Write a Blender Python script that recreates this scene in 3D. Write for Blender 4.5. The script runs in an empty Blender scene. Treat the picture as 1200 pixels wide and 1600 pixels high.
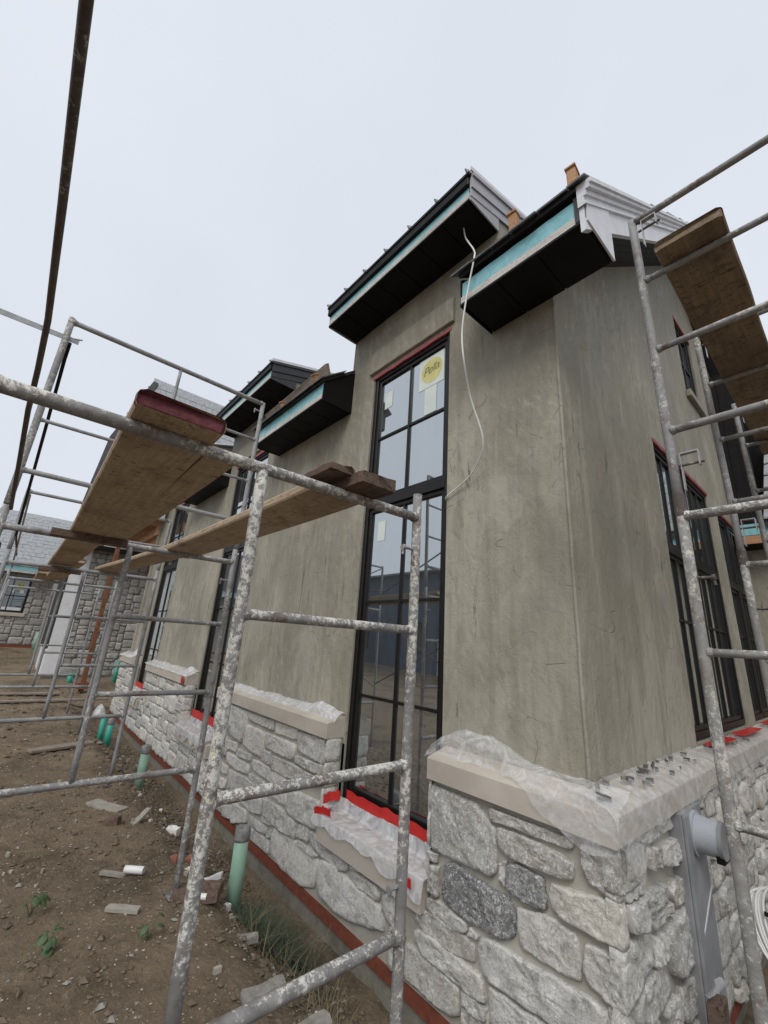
import bpy, bmesh, math, random
from mathutils import Vector, Matrix, noise

# ------------------------------------------------------------------ camera
scene = bpy.context.scene
COL = scene.collection
CAM = (1.1298, -2.4844, 1.6701)
RX = Vector((0.659909, 0.748633, 0.063787)); UX = Vector((0.186118, -0.245129, 0.951458)); FX = Vector((-0.727929, 0.616004, 0.301097))
cd = bpy.data.cameras.new("camera"); cam = bpy.data.objects.new("camera", cd); COL.objects.link(cam)
cd.sensor_fit = 'VERTICAL'; cd.sensor_height = 36.0; cd.sensor_width = 27.0; cd.lens = 36.0 * 645.6 / 1600.0
cd.clip_start = 0.02; cd.clip_end = 2000
m = Matrix.Identity(4)
for i in range(3):
    m[i][0] = RX[i]; m[i][1] = UX[i]; m[i][2] = -FX[i]; m[i][3] = CAM[i]
cam.matrix_world = m
scene.camera = cam
scene.render.resolution_x = 768; scene.render.resolution_y = 1024

# ------------------------------------------------------------------ sky: even overcast over a Nishita base
SUN_EL, SUN_ROT = math.radians(48), math.radians(148)
w = bpy.data.worlds.new("World"); scene.world = w; w.use_nodes = True
nt = w.node_tree; nt.nodes.clear()
out = nt.nodes.new('ShaderNodeOutputWorld'); bg = nt.nodes.new('ShaderNodeBackground')
sky = nt.nodes.new('ShaderNodeTexSky'); sky.sky_type = 'NISHITA'; sky.sun_disc = False
sky.sun_elevation = SUN_EL; sky.sun_rotation = SUN_ROT; sky.air_density = 1.0; sky.dust_density = 4.0
tc = nt.nodes.new('ShaderNodeTexCoord'); nz = nt.nodes.new('ShaderNodeTexNoise'); nz.inputs['Scale'].default_value = 1.6; nz.inputs['Detail'].default_value = 4
rmp = nt.nodes.new('ShaderNodeValToRGB')
rmp.color_ramp.elements[0].position = 0.3; rmp.color_ramp.elements[0].color = (6.1, 6.5, 7.2, 1)
rmp.color_ramp.elements[1].position = 0.7; rmp.color_ramp.elements[1].color = (6.65, 7.0, 7.6, 1)
mx = nt.nodes.new('ShaderNodeMix'); mx.data_type = 'RGBA'; mx.inputs[0].default_value = 0.97
nt.links.new(tc.outputs['Generated'], nz.inputs['Vector']); nt.links.new(nz.outputs['Fac'], rmp.inputs['Fac'])
nt.links.new(sky.outputs[0], mx.inputs[6]); nt.links.new(rmp.outputs[0], mx.inputs[7])
nt.links.new(mx.outputs[2], bg.inputs[0]); bg.inputs[1].default_value = 0.1
nt.links.new(bg.outputs[0], out.inputs[0])

# ------------------------------------------------------------------ sun through cloud
sd = bpy.data.lights.new("sun", 'SUN'); sd.energy = 1.5; sd.angle = math.radians(28); sd.color = (1, 0.97, 0.93)
so = bpy.data.objects.new("sun", sd); COL.objects.link(so)
d = Vector((math.sin(SUN_ROT) * math.cos(SUN_EL), math.cos(SUN_ROT) * math.cos(SUN_EL), math.sin(SUN_EL)))
so.rotation_euler = d.to_track_quat('Z', 'Y').to_euler()
vs = scene.view_settings; vs.view_transform = 'Standard'; vs.look = 'None'; vs.gamma = 1; vs.exposure = 0.25
vs.use_curve_mapping = False

R = random.Random(7)
def nse(x, y=0.0, z=0.0): return noise.noise(Vector((x, y, z)))
def sst(a, b, x):
    t = max(0.0, min(1.0, (x - a) / (b - a))); return t * t * (3 - 2 * t)

# ------------------------------------------------------------------ materials
class Mat:
    def __init__(s, name):
        s.m = bpy.data.materials.new(name); s.m.use_nodes = True; s.t = s.m.node_tree
        s.p = s.t.nodes['Principled BSDF']; s.o = s.t.nodes['Material Output']
        g = s.t.nodes.new('ShaderNodeNewGeometry'); s.pos = g.outputs['Position']
    def n(s, ty, **k):
        x = s.t.nodes.new(ty)
        for a, b in k.items(): setattr(x, a, b)
        return x
    def l(s, a, b): s.t.links.new(a, b)
    def noise(s, scale, detail=5, rough=.6, vec=None, stretch=None, dist=0):
        x = s.n('ShaderNodeTexNoise'); x.inputs['Scale'].default_value = scale; x.inputs['Detail'].default_value = detail
        x.inputs['Roughness'].default_value = rough; x.inputs['Distortion'].default_value = dist
        v = vec or s.pos
        if stretch:
            mp = s.n('ShaderNodeMapping'); mp.inputs['Scale'].default_value = stretch; s.l(v, mp.inputs[0]); v = mp.outputs[0]
        s.l(v, x.inputs['Vector']); return x.outputs['Fac']
    def ramp(s, fac, *stops):
        r = s.n('ShaderNodeValToRGB'); e = r.color_ramp.elements
        while len(e) < len(stops): e.new(0.5)
        for i, (p, c) in enumerate(stops):
            e[i].position = p; e[i].color = (*c, 1) if isinstance(c, (tuple, list)) else (c, c, c, 1)
        s.l(fac, r.inputs[0]); return r.outputs[0]
    def mix(s, fac, a, b, mode='MIX'):
        x = s.n('ShaderNodeMix', data_type='RGBA', blend_type=mode)
        for v, i in ((fac, 0), (a, 6), (b, 7)):
            if isinstance(v, (int, float)): x.inputs[i].default_value = v if i == 0 else (v, v, v, 1)
            elif isinstance(v, (tuple, list)): x.inputs[i].default_value = (*v, 1)
            else: s.l(v, x.inputs[i])
        return x.outputs[2]
    def math(s, op, a, b=0.0):
        x = s.n('ShaderNodeMath', operation=op)
        for v, i in ((a, 0), (b, 1)):
            if isinstance(v, (int, float)): x.inputs[i].default_value = v
            else: s.l(v, x.inputs[i])
        return x.outputs[0]
    def col(s, c):
        if isinstance(c, (tuple, list)): s.p.inputs['Base Color'].default_value = (*c, 1)
        else: s.l(c, s.p.inputs['Base Color'])
        return s
    def rough(s, r):
        if isinstance(r, (int, float)): s.p.inputs['Roughness'].default_value = r
        else: s.l(r, s.p.inputs['Roughness'])
        return s
    def spec(s, v): s.p.inputs['Specular IOR Level'].default_value = v; return s
    def metal(s, v): s.p.inputs['Metallic'].default_value = v; return s
    def bump(s, *hs):
        prev = None
        for h, st, di in hs:
            b = s.n('ShaderNodeBump'); b.inputs['Strength'].default_value = st; b.inputs['Distance'].default_value = di
            s.l(h, b.inputs['Height'])
            if prev: s.l(prev, b.inputs['Normal'])
            prev = b.outputs[0]
        s.l(prev, s.p.inputs['Normal']); return s
    def rnd(s): return s.n('ShaderNodeObjectInfo').outputs['Random']

M = {}
def simple(name, a, b, scale=20, rough=.7, bump=.15, spec=.3, stretch=None, metal=0):
    q = Mat(name); f = q.noise(scale, 6, .65, stretch=stretch)
    q.col(q.ramp(f, (.3, a), (.7, b))).rough(rough).spec(spec).metal(metal)
    if bump: q.bump((f, bump, .01))
    M[name] = q.m; return q

# damp grey-olive base coat stucco: broad trowelled lifts, soft streaks, wet runs, eave shade painted in towards the top
q = Mat('stucco')
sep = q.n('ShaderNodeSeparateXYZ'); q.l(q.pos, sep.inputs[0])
big = q.noise(.9, 4, .55, stretch=(1, 1, .75), dist=.4); bg2 = q.math('SUBTRACT', big, q.math('MULTIPLY', q.math('SUBTRACT', sep.outputs[2], 2.7), .045))  # height term darkens the upper wall, painting in shade below the eaves
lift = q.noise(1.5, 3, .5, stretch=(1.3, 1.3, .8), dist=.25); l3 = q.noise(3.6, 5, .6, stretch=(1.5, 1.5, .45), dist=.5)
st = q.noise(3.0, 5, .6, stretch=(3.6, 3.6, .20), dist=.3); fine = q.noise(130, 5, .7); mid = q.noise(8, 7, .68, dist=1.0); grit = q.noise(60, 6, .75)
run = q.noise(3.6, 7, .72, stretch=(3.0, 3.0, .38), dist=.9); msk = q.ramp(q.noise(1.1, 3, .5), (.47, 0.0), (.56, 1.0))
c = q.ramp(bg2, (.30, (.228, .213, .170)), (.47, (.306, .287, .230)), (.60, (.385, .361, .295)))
c = q.mix(q.ramp(lift, (.470, .45), (.500, 0.0)), c, (.255, .234, .18))
c = q.mix(q.ramp(l3, (.54, 0.0), (.64, .28)), c, (.42, .39, .315))
c = q.mix(q.ramp(l3, (.34, .30), (.42, 0.0)), c, (.215, .198, .155))
c = q.mix(q.ramp(st, (.36, .40), (.50, 0.0)), c, (.225, .206, .16))
c = q.mix(q.ramp(st, (.58, 0.0), (.70, .30)), c, (.46, .43, .36))
c = q.mix(q.math('MULTIPLY', q.ramp(run, (.35, .95), (.41, 0.0)), msk), c, (.135, .124, .10))
c = q.mix(q.ramp(mid, (.60, 0.0), (.74, .40)), c, (.24, .22, .17)); c = q.mix(q.ramp(mid, (.27, .35), (.38, 0.0)), c, (.47, .44, .37))
c = q.mix(q.math('MULTIPLY', q.ramp(grit, (.36, .7), (.44, 0.0)), q.ramp(lift, (.45, 1.0), (.52, .15))), c, (.16, .147, .118))
rotm = q.n('ShaderNodeMapping'); rotm.inputs['Rotation'].default_value = (.42, .38, 0); q.l(q.pos, rotm.inputs[0])
br = q.noise(5, 6, .68, vec=rotm.outputs[0], stretch=(3.4, 3.4, .30), dist=.35); bm_ = q.ramp(q.noise(.7, 3, .5), (.42, .25), (.58, 1.0))
c = q.mix(q.math('MULTIPLY', q.ramp(br, (.36, .55), (.46, 0.0)), bm_), c, (.20, .183, .143)); c = q.mix(q.math('MULTIPLY', q.ramp(br, (.56, 0.0), (.66, .45)), bm_), c, (.48, .45, .375))
ln = q.ramp(q.noise(1.15, 2, .45, stretch=(.8, .8, 1.3), dist=.35), (.497, 0.0), (.5, 1.0), (.503, 0.0)); ln = q.math('MULTIPLY', ln, q.ramp(mid, (.50, 0.0), (.56, 1.0)))
c = q.mix(q.math('MULTIPLY', ln, .45), c, (.12, .11, .088))
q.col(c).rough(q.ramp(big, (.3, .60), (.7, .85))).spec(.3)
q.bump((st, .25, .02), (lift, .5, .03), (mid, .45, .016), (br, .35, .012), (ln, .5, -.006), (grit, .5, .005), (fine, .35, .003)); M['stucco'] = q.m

def stone(name, lo, mi, hi, vein=.7, tint=(.40, .345, .25)):
    q = Mat(name); r = q.rnd()
    f1 = q.noise(10, 8, .72, dist=.8); f2 = q.noise(46, 6, .78, dist=1.2); f3 = q.noise(170, 4, .7); f0 = q.noise(3, 4, .6)
    c = q.ramp(f1, (.3, lo), (.5, mi), (.72, hi))
    c = q.mix(q.ramp(r, (0, .0), (.55, .10), (1, .45)), c, tint, 'MIX')
    c = q.mix(q.ramp(f0, (.55, 0.0), (.75, .4)), c, tint)
    rv = q.math('ADD', q.math('MULTIPLY', q.math('SINE', q.math('MULTIPLY', r, 91.7)), .16), .97)
    c = q.mix(1.0, c, q.mix(1.0, rv, 1.0, 'MULTIPLY'), 'MULTIPLY')
    c = q.mix(q.ramp(f2, (.52, 0.0), (.58, vein)), c, (.88, .87, .84))
    c = q.mix(q.ramp(f2, (.36, .85), (.45, 0.0)), c, tuple(v * .8 for v in lo))
    c = q.mix(q.ramp(f1, (.36, .5), (.43, 0.0)), c, tuple(v * .75 for v in lo))
    q.col(c).rough(.85).spec(.25).bump((f1, .6, .022), (f2, .85, .011), (f3, .6, .005)); M[name] = q.m
stone('limestone', (.41, .397, .367), (.62, .602, .562), (.72, .705, .672), .85, (.64, .575, .45))
stone('dark_limestone', (.17, .17, .172), (.30, .30, .297), (.48, .48, .47), .7, (.29, .29, .285))
stone('grey_fieldstone', (.25, .24, .225), (.38, .365, .345), (.49, .475, .45), .3, (.35, .315, .265))
q = Mat('mortar'); f = q.noise(40, 6, .7); g = q.noise(5)
q.col(q.mix(q.ramp(g, (.35, 0.0), (.65, 1.0)), (.36, .338, .286), (.45, .428, .37))).rough(.95).bump((f, .5, .006)); M['mortar'] = q.m
q = Mat('grey_mortar'); f = q.noise(40, 6, .7); q.col((.27, .257, .237)).rough(.95).bump((f, .5, .006)); M['grey_mortar'] = q.m
q = Mat('ledge_limestone'); f = q.noise(60, 6, .7); g = q.noise(4, 6, .6, stretch=(1, 1, 1.5)); h = q.noise(300, 3)
q.col(q.mix(q.ramp(h, (.35, .25), (.5, 0.0)), q.ramp(g, (.3, (.46, .41, .345)), (.7, (.57, .52, .45))), (.36, .31, .25))).rough(.8).spec(.25).bump((f, .25, .004)); M['ledge_limestone'] = q.m

# painted, rusted and splattered scaffold pipe
def pipe(name, paint1, paint2, rust=.5, splat=.6, yel=False, th=.57):
    q = Mat(name); a = q.noise(14, 7, .72, dist=.6); b = q.noise(48, 9, .82, dist=.15); cc = q.noise(90, 6, .75); r = q.noise(7, 7, .7, dist=.8)
    up = q.n('ShaderNodeNewGeometry'); sx = q.n('ShaderNodeSeparateXYZ'); q.l(up.outputs['True Normal'], sx.inputs[0])
    c = q.ramp(a, (.3, paint1), (.65, paint2))
    c = q.mix(q.ramp(r, (.55, 0.0), (.64, rust)), c, q.ramp(cc, (.3, (.055, .03, .02)), (.7, (.19, .085, .045))))
    s = q.math('ADD', b, q.math('MULTIPLY', sx.outputs[2], .045))
    lo = q.noise(3.2, 4, .6, dist=.4); s = q.math('ADD', s, q.math('MULTIPLY', q.math('SUBTRACT', lo, .5), .42))
    sp = q.ramp(s, (th, 0.0), (th + .035, splat))
    c = q.mix(sp, c, q.ramp(cc, (.3, (.45, .44, .40)), (.7, (.78, .76, .69))))
    if yel: c = q.mix(q.ramp(q.noise(24, 7, .78, dist=.2), (.6, 0.0), (.66, .6)), c, (.42, .35, .15))
    c = q.mix(q.ramp(cc, (.27, .75), (.37, 0.0)), c, (.035, .03, .028))
    q.col(c).rough(q.ramp(b, (.4, .45), (.65, .85))).spec(.4).metal(.0).bump((b, .35, .004), (cc, .3, .002)); M[name] = q.m
pipe('scaffold_pipe', (.17, .17, .17), (.30, .295, .29), .6, .75, False, .555)
pipe('splattered_pipe', (.15, .145, .14), (.27, .26, .25), .6, .95, True, .525)
pipe('clean_pipe', (.20, .205, .21), (.32, .325, .33), .4, .4, False, .58)
pipe('rusty_pipe', (.05, .040, .036), (.11, .09, .08), .5, .45, False, .57)
pipe('yellow_pipe', (.18, .175, .165), (.32, .31, .29), .5, .85, True, .53)
q = simple('galvanised', (.26, .26, .265), (.42, .425, .43), 30, .5, .15, .5, metal=.3)
simple('rusty_steel', (.13, .055, .03), (.27, .12, .065), 14, .85, .3)

def wood(name, a, b, dark, axis, wear=.5):
    q = Mat(name); s = {'x': (.9, 14, 14), 'y': (14, .9, 14), 'z': (14, 14, .9)}[axis]
    g = q.noise(4, 8, .7, stretch=s, dist=.5); k = q.noise(6, 6, .65, dist=.8); s2 = {'x': (6, 2.2, 7), 'y': (2.2, 6, 7), 'z': (7, 7, 2.5)}[axis]
    sp = q.noise(9, 6, .7, stretch=s2, dist=.9); big = q.noise(1.8, 5)
    c = q.ramp(g, (.3, a), (.7, b)); c = q.mix(q.ramp(k, (.55, 0.0), (.72, wear)), c, dark)
    c = q.mix(q.ramp(sp, (.37, .9), (.44, 0.0)), c, dark); c = q.mix(q.ramp(big, (.5, 0.0), (.7, .5)), c, dark)
    q.col(c).rough(.85).spec(.2).bump((g, .5, .006), (sp, .4, .006)); M[name] = q.m
wood('plank_wood_x', (.33, .25, .17), (.52, .41, .295), (.13, .093, .062), 'x', .6)
wood('plank_wood_y', (.17, .125, .085), (.30, .225, .155), (.06, .042, .03), 'y', .75)
wood('rotten_wood', (.10, .068, .054), (.22, .155, .118), (.035, .024, .02), 'x', .6)
wood('weathered_board', (.48, .46, .43), (.68, .65, .61), (.24, .22, .20), 'x', .3)
wood('fresh_wood', (.40, .22, .12), (.55, .32, .18), (.25, .13, .07), 'x', .2)
wood('roof_board', (.19, .155, .125), (.33, .28, .235), (.09, .07, .06), 'x', .5)
simple('red_paint', (.065, .016, .02), (.17, .045, .05), 40, .8, .8)
simple('black_metal', (.004, .0035, .0035), (.008, .007, .007), 6, .55, .02, .2)
simple('window_frame', (.007, .0065, .006), (.014, .013, .012), 12, .45, .04, .3)
simple('dark_grey_metal', (.03, .03, .032), (.05, .05, .053), 4, .5, .03, .4)
simple('grey_trim', (.34, .34, .36), (.44, .44, .46), 6, .6, .05)
simple('white_trim', (.60, .61, .64), (.74, .75, .78), 7, .55, .04)
q = Mat('teal_membrane'); f = q.noise(14, 5, .6, dist=.8); q.col(q.ramp(f, (.3, (.17, .43, .48)), (.7, (.30, .57, .61)))).rough(.55).spec(.4).bump((f, .5, .008)); M['teal_membrane'] = q.m
simple('slate', (.075, .078, .082), (.16, .165, .17), 14, .8, .35)
simple('pale_slate', (.24, .25, .26), (.42, .43, .44), 9, .8, .3)
simple('roof_felt', (.03, .03, .032), (.06, .06, .064), 20, .9, .3)
simple('red_flashing', (.15, .045, .028), (.25, .075, .045), 25, .8, .3)
simple('concrete', (.16, .155, .125), (.28, .265, .22), 12, .95, .5)
simple('house_wrap', (.66, .66, .67), (.80, .80, .81), 5, .6, .2)
simple('red_tape', (.50, .018, .016), (.66, .035, .03), 18, .4, .3, .5)
simple('dull_red_tape', (.22, .04, .045), (.38, .10, .105), 18, .5, .3, .4)
simple('green_pvc', (.22, .37, .275), (.30, .45, .345), 7, .5, .08, .35)
simple('teal_pvc', (.03, .32, .24), (.06, .40, .30), 7, .45, .08, .4)
simple('grey_wrap', (.13, .13, .125), (.32, .32, .31), 25, .6, .6)
simple('white_plastic', (.70, .70, .68), (.82, .82, .80), 8, .4, .05, .5)
simple('meter_grey', (.36, .38, .41), (.44, .46, .49), 9, .5, .04, .4)
simple('conduit_grey', (.20, .205, .215), (.31, .315, .325), 5, .5, .06, .4)
simple('rubble_grey', (.20, .185, .16), (.34, .32, .285), 20, .9, .6)
simple('dark_scrap', (.06, .058, .055), (.17, .165, .155), 20, .8, .5)
simple('paper_scrap', (.26, .24, .205), (.38, .355, .31), 12, .85, .3)
simple('foam_white', (.70, .69, .64), (.82, .81, .77), 30, .9, .5)
simple('brick_red', (.26, .10, .065), (.36, .16, .11), 20, .9, .4)
simple('blue_wrap', (.055, .085, .13), (.085, .12, .17), 2, .6, .1)
simple('sticker_white', (.60, .66, .62), (.72, .77, .72), 4, .5, .0)
simple('sticker_yellow', (.55, .52, .20), (.68, .64, .28), 6, .5, .0)
simple('sticker_ink', (.10, .10, .05), (.14, .13, .07), 6, .5, .0)
simple('soil_clod', (.10, .078, .055), (.20, .155, .11), 30, .95, .5)
simple('pale_gravel', (.26, .23, .19), (.48, .44, .38), 12, .9, .3)
simple('grass_blade', (.035, .05, .03), (.10, .12, .075), 9, .7, .0, .3)
simple('dry_grass', (.16, .13, .075), (.27, .22, .14), 9, .8, .0, .2)
simple('weed_leaf', (.05, .085, .04), (.10, .145, .07), 30, .6, .3, .3)

# insulated glass: dark room behind, coated surface that mirrors part of the sky
def glass(name, refl, inner=(.015, .017, .018), film=.0):
    q = Mat(name); t = q.t
    gl = q.n('ShaderNodeBsdfGlossy'); gl.inputs['Roughness'].default_value = .015; gl.inputs['Color'].default_value = (.86, .92, .93, 1)
    w1 = q.noise(.9, 2, .4); b = q.n('ShaderNodeBump'); b.inputs['Strength'].default_value = .06; b.inputs['Distance'].default_value = .02; q.l(w1, b.inputs['Height']); q.l(b.outputs[0], gl.inputs['Normal'])
    q.col(inner).rough(.3)
    if film:
        d = q.noise(9, 6, .7, stretch=(1, 1, .12)); q.col(q.ramp(d, (.35, inner), (.75, tuple(x + film for x in inner))))
    ms = q.n('ShaderNodeMixShader'); fr = q.n('ShaderNodeFresnel'); fr.inputs[0].default_value = 1.5
    q.l(q.math('ADD', q.math('MULTIPLY', fr.outputs[0], .9), refl), ms.inputs[0])
    q.l(q.p.outputs[0], ms.inputs[1]); q.l(gl.outputs[0], ms.inputs[2]); q.l(ms.outputs[0], q.o.inputs[0]); M[name] = q.m
glass('glass', .46, (.035, .037, .040), .06)
glass('far_glass', .12)

# thin polythene film
def film(name, alpha, white):
    q = Mat(name); f = q.noise(22, 6, .7, dist=1.5); g = q.noise(7, 5, .6, dist=2)
    q.col((white,) * 3).rough(.14).spec(.9).bump((f, .5, .008), (g, .5, .02))
    tr = q.n('ShaderNodeBsdfTransparent'); ms = q.n('ShaderNodeMixShader')
    q.l(q.ramp(g, (.32, alpha - .22), (.52, alpha), (.75, min(1, alpha + .32))), ms.inputs[0])
    q.l(tr.outputs[0], ms.inputs[1]); q.l(q.p.outputs[0], ms.inputs[2]); q.l(ms.outputs[0], q.o.inputs[0]); M[name] = q.m
film('polythene', .33, .82); film('white_polythene', .60, .82)

q = Mat('soil')
a = q.noise(.9, 6, .6); b = q.noise(7, 8, .72, dist=.5); c1 = q.noise(45, 6, .75); vz = q.n('ShaderNodeTexVoronoi'); vz.inputs['Scale'].default_value = 34; q.l(q.pos, vz.inputs['Vector'])
c = q.ramp(b, (.28, (.092, .068, .045)), (.5, (.178, .136, .093)), (.72, (.285, .228, .165)))
c = q.mix(q.ramp(a, (.40, 0.0), (.55, .65)), c, (.24, .186, .128)); c = q.mix(q.ramp(a, (.32, .75), (.47, 0.0)), c, (.095, .072, .05))
c = q.mix(q.ramp(c1, (.58, 0.0), (.66, .8)), c, (.43, .365, .27)); c = q.mix(q.ramp(c1, (.28, .8), (.40, 0.0)), c, (.06, .044, .028))
q.col(c).rough(.95).spec(.15).bump((b, .9, .05), (c1, .9, .014), (vz.outputs['Distance'], .35, .012)); M['soil'] = q.m

# ------------------------------------------------------------------ mesh helpers
ROOT = {}
class MB:
    def __init__(s): s.v = []; s.f = []; s.mi = []
    def add(s, vs, fs, mi=0):
        o = len(s.v); s.v += [tuple(p) for p in vs]; s.f += [tuple(i + o for i in f) for f in fs]; s.mi += [mi] * len(fs); return s
    def box(s, x0, x1, y0, y1, z0, z1, mi=0):
        return s.add([(x, y, z) for z in (z0, z1) for y in (y0, y1) for x in (x0, x1)],
                     [(0, 2, 3, 1), (4, 5, 7, 6), (0, 1, 5, 4), (2, 6, 7, 3), (0, 4, 6, 2), (1, 3, 7, 5)], mi)
    def hexa(s, p, mi=0):
        return s.add(p, [(0, 3, 2, 1), (4, 5, 6, 7), (0, 1, 5, 4), (1, 2, 6, 5), (2, 3, 7, 6), (3, 0, 4, 7)], mi)
    def prism(s, poly, off, mi=0):
        n = len(poly); a = [Vector(p) for p in poly]; o = Vector(off); b = [p + o for p in a]
        return s.add(a + b, [tuple(range(n - 1, -1, -1)), tuple(range(n, 2 * n))] + [(i, (i + 1) % n, n + (i + 1) % n, n + i) for i in range(n)], mi)
    def tube(s, pts, r, n=12, cap=True, mi=0):
        pts = [Vector(p) for p in pts]; k = len(pts); rr = r if isinstance(r, (list, tuple)) else [r] * k; vs = []; fs = []
        ref = None
        for i, p in enumerate(pts):
            t = (pts[min(i + 1, k - 1)] - pts[max(i - 1, 0)]).normalized()
            if ref is None: ref = Vector((0, 0, 1)) if abs(t.z) < .8 else Vector((1, 0, 0))
            u = t.cross(ref).normalized(); v2 = u.cross(t).normalized(); ref = v2
            for j in range(n):
                an = 2 * math.pi * j / n; vs.append(p + (u * math.cos(an) + v2 * math.sin(an)) * rr[i])
        for i in range(k - 1):
            for j in range(n):
                a = i * n + j; b = i * n + (j + 1) % n; fs.append((a, b, b + n, a + n))
        if cap: fs += [tuple(range(n - 1, -1, -1)), tuple(range((k - 1) * n, k * n))]
        return s.add(vs, fs, mi)
    def build(s, name, mat, parent=None, smooth=False, bevel=0, angle=None):
        me = bpy.data.meshes.new(name)
        off = ROOT.get(parent, Vector((0, 0, 0))) if parent else Vector((0, 0, 0))
        me.from_pydata([(p[0] - off[0], p[1] - off[1], p[2] - off[2]) for p in s.v], [], s.f)
        mats = mat if isinstance(mat, (list, tuple)) else [mat]
        for q in mats: me.materials.append(M[q] if isinstance(q, str) else q)
        if any(s.mi): me.polygons.foreach_set('material_index', s.mi)
        bm = bmesh.new(); bm.from_mesh(me); bmesh.ops.recalc_face_normals(bm, faces=bm.faces)
        if bevel: bmesh.ops.bevel(bm, geom=bm.edges[:], offset=bevel, segments=1, affect='EDGES', clamp_overlap=True)
        bm.to_mesh(me); bm.free()
        if smooth: me.polygons.foreach_set('use_smooth', [True] * len(me.polygons))
        o = bpy.data.objects.new(name, me); COL.objects.link(o)
        if parent: o.parent = parent; ROOT[o] = off
        else: ROOT[o] = Vector((0, 0, 0))
        return o
def tag(o, label=None, cat=None, group=None, kind=None):
    if label: o['label'] = label
    if cat: o['category'] = cat
    if group: o['group'] = group
    if kind: o['kind'] = kind
    return o
def recentre(o):
    # move a top-level mesh's origin to the middle of its base
    vs = [v.co for v in o.data.vertices]
    c = Vector(((min(v.x for v in vs) + max(v.x for v in vs)) / 2, (min(v.y for v in vs) + max(v.y for v in vs)) / 2, min(v.z for v in vs)))
    for v in o.data.vertices: v.co -= c
    o.location = c; ROOT[o] = c; return o
def thing(name, loc, label, cat, group=None):
    o = bpy.data.objects.new(name, None); o.empty_display_size = .1; COL.objects.link(o); o.location = loc; ROOT[o] = Vector(loc)
    return tag(o, label, cat, group)
def single(name, mb, mat, label, cat, group=None, **k):
    return tag(recentre(mb.build(name, mat, None, **k)), label, cat, group)
def BOX(*a): return MB().box(*a)

# ------------------------------------------------------------------ ground
def ground_h(x, y):
    dx = max(x - .16, 0); dy = max(-y - .16, 0)
    d = math.hypot(dx, dy) if x > -11.4 else max(dy, -11.4 - x)
    h = -.10 - .40 * (1 - sst(.12, .95, d))
    h += (sst(-13, -24, -abs(x)) if False else 0)
    if x < -12: h += .044 * (-12 - x) if x > -26 else .044 * 14
    h += .035 * nse(x * .7, y * .7) + .018 * nse(x * 2.3, y * 2.3, 3)
    return h
def axis(lo, hi, step, far, n=26):
    a = []; t = lo; fac = (far / (n * step)) 
    core = [lo + i * step for i in range(int((hi - lo) / step) + 1)]
    g = 1.32; l = []; s = step; x = lo
    while x > -far: s *= g; x -= s; l.append(x)
    r = []; s = step; x = core[-1]
    while x < far: s *= g; x += s; r.append(x)
    return l[::-1] + core + r
xs = axis(-6.2, 2.2, .04, 400); ys = axis(-3.6, .1, .035, 400)
gm = MB(); nx, ny = len(xs), len(ys)
for y in ys:
    for x in xs:
        h = ground_h(x, y)
        if -16 < x < 4 and -6 < y < 1.5:
            h += .020 * nse(x * 6, y * 6, 1) + .011 * nse(x * 15, y * 15, 2) + .006 * nse(x * 33, y * 33, 5)
        gm.v.append((x, y, h))
gm.f = [(j * nx + i, j * nx + i + 1, (j + 1) * nx + i + 1, (j + 1) * nx + i) for j in range(ny - 1) for i in range(nx - 1)]; gm.mi = [0] * len(gm.f)
tag(gm.build('ground', 'soil', None, smooth=True), kind='structure')

# ------------------------------------------------------------------ main house
W = [(-2.13, -1.01), (-6.05, -4.77), (-9.95, -8.72)]          # tall front windows
DORM = [(-2.59, -.46), (-6.55, -4.17), (-10.5, -8.2)]
EAVE = [(-.54, .43), (-4.35, -2.55), (-8.2, -6.40)]
XE = -10.95
ZS, ZF, ZD, ZDF = 4.235, 4.455, 5.315, 5.59
def roof_low(y): return 4.51 + .81 * min(y, 8.8 - y)
def roof_top(y): return 4.90 + .81 * min(y, 8.8 - y)
def dorm_top(y): return 5.60 + .285 * (y + .42)
house = thing('stucco_house', (-5.4, 2.0, -.5), 'grey-green stucco house under construction with pale stone base and black eaves', 'house')

# front wall with openings, reveals, corner bead
fw = MB()
cuts = sorted([XE, 0.0] + [v for p in W for v in p] + [v for p in DORM for v in p if v > XE])
for a, b in zip(cuts[:-1], cuts[1:]):
    mid = (a + b) / 2
    top = dorm_top(0) - .03 if any(p <= mid <= q_ for p, q_ in DORM) else roof_top(0) - .1
    if any(p <= mid <= q_ for p, q_ in W):
        fw.add([(a, 0, 4.57), (b, 0, 4.57), (b, 0, top), (a, 0, top)], [(0, 1, 2, 3)])
        fw.add([(a, 0, 4.57), (a, .12, 4.57), (b, .12, 4.57), (b, 0, 4.57)], [(0, 1, 2, 3)])
        for x in (a, b): fw.add([(x, 0, .3), (x, .12, .3), (x, .12, 4.57), (x, 0, 4.57)], [(0, 1, 2, 3)])
    else:
        n = max(1, int((b - a) / .25)); k = 16
        fw.add([(a, 0, .8), (b, 0, .8), (b, 0, top), (a, 0, top)], [(0, 1, 2, 3)])
fw.add([(XE, 0, .8), (XE, 8.8, .8), (XE, 8.8, 4.5), (XE, 4.4, 8.3), (XE, 0, 4.6)], [(0, 1, 2, 3, 4)])
wall = fw.build('stucco_wall', 'stucco', house)
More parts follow.
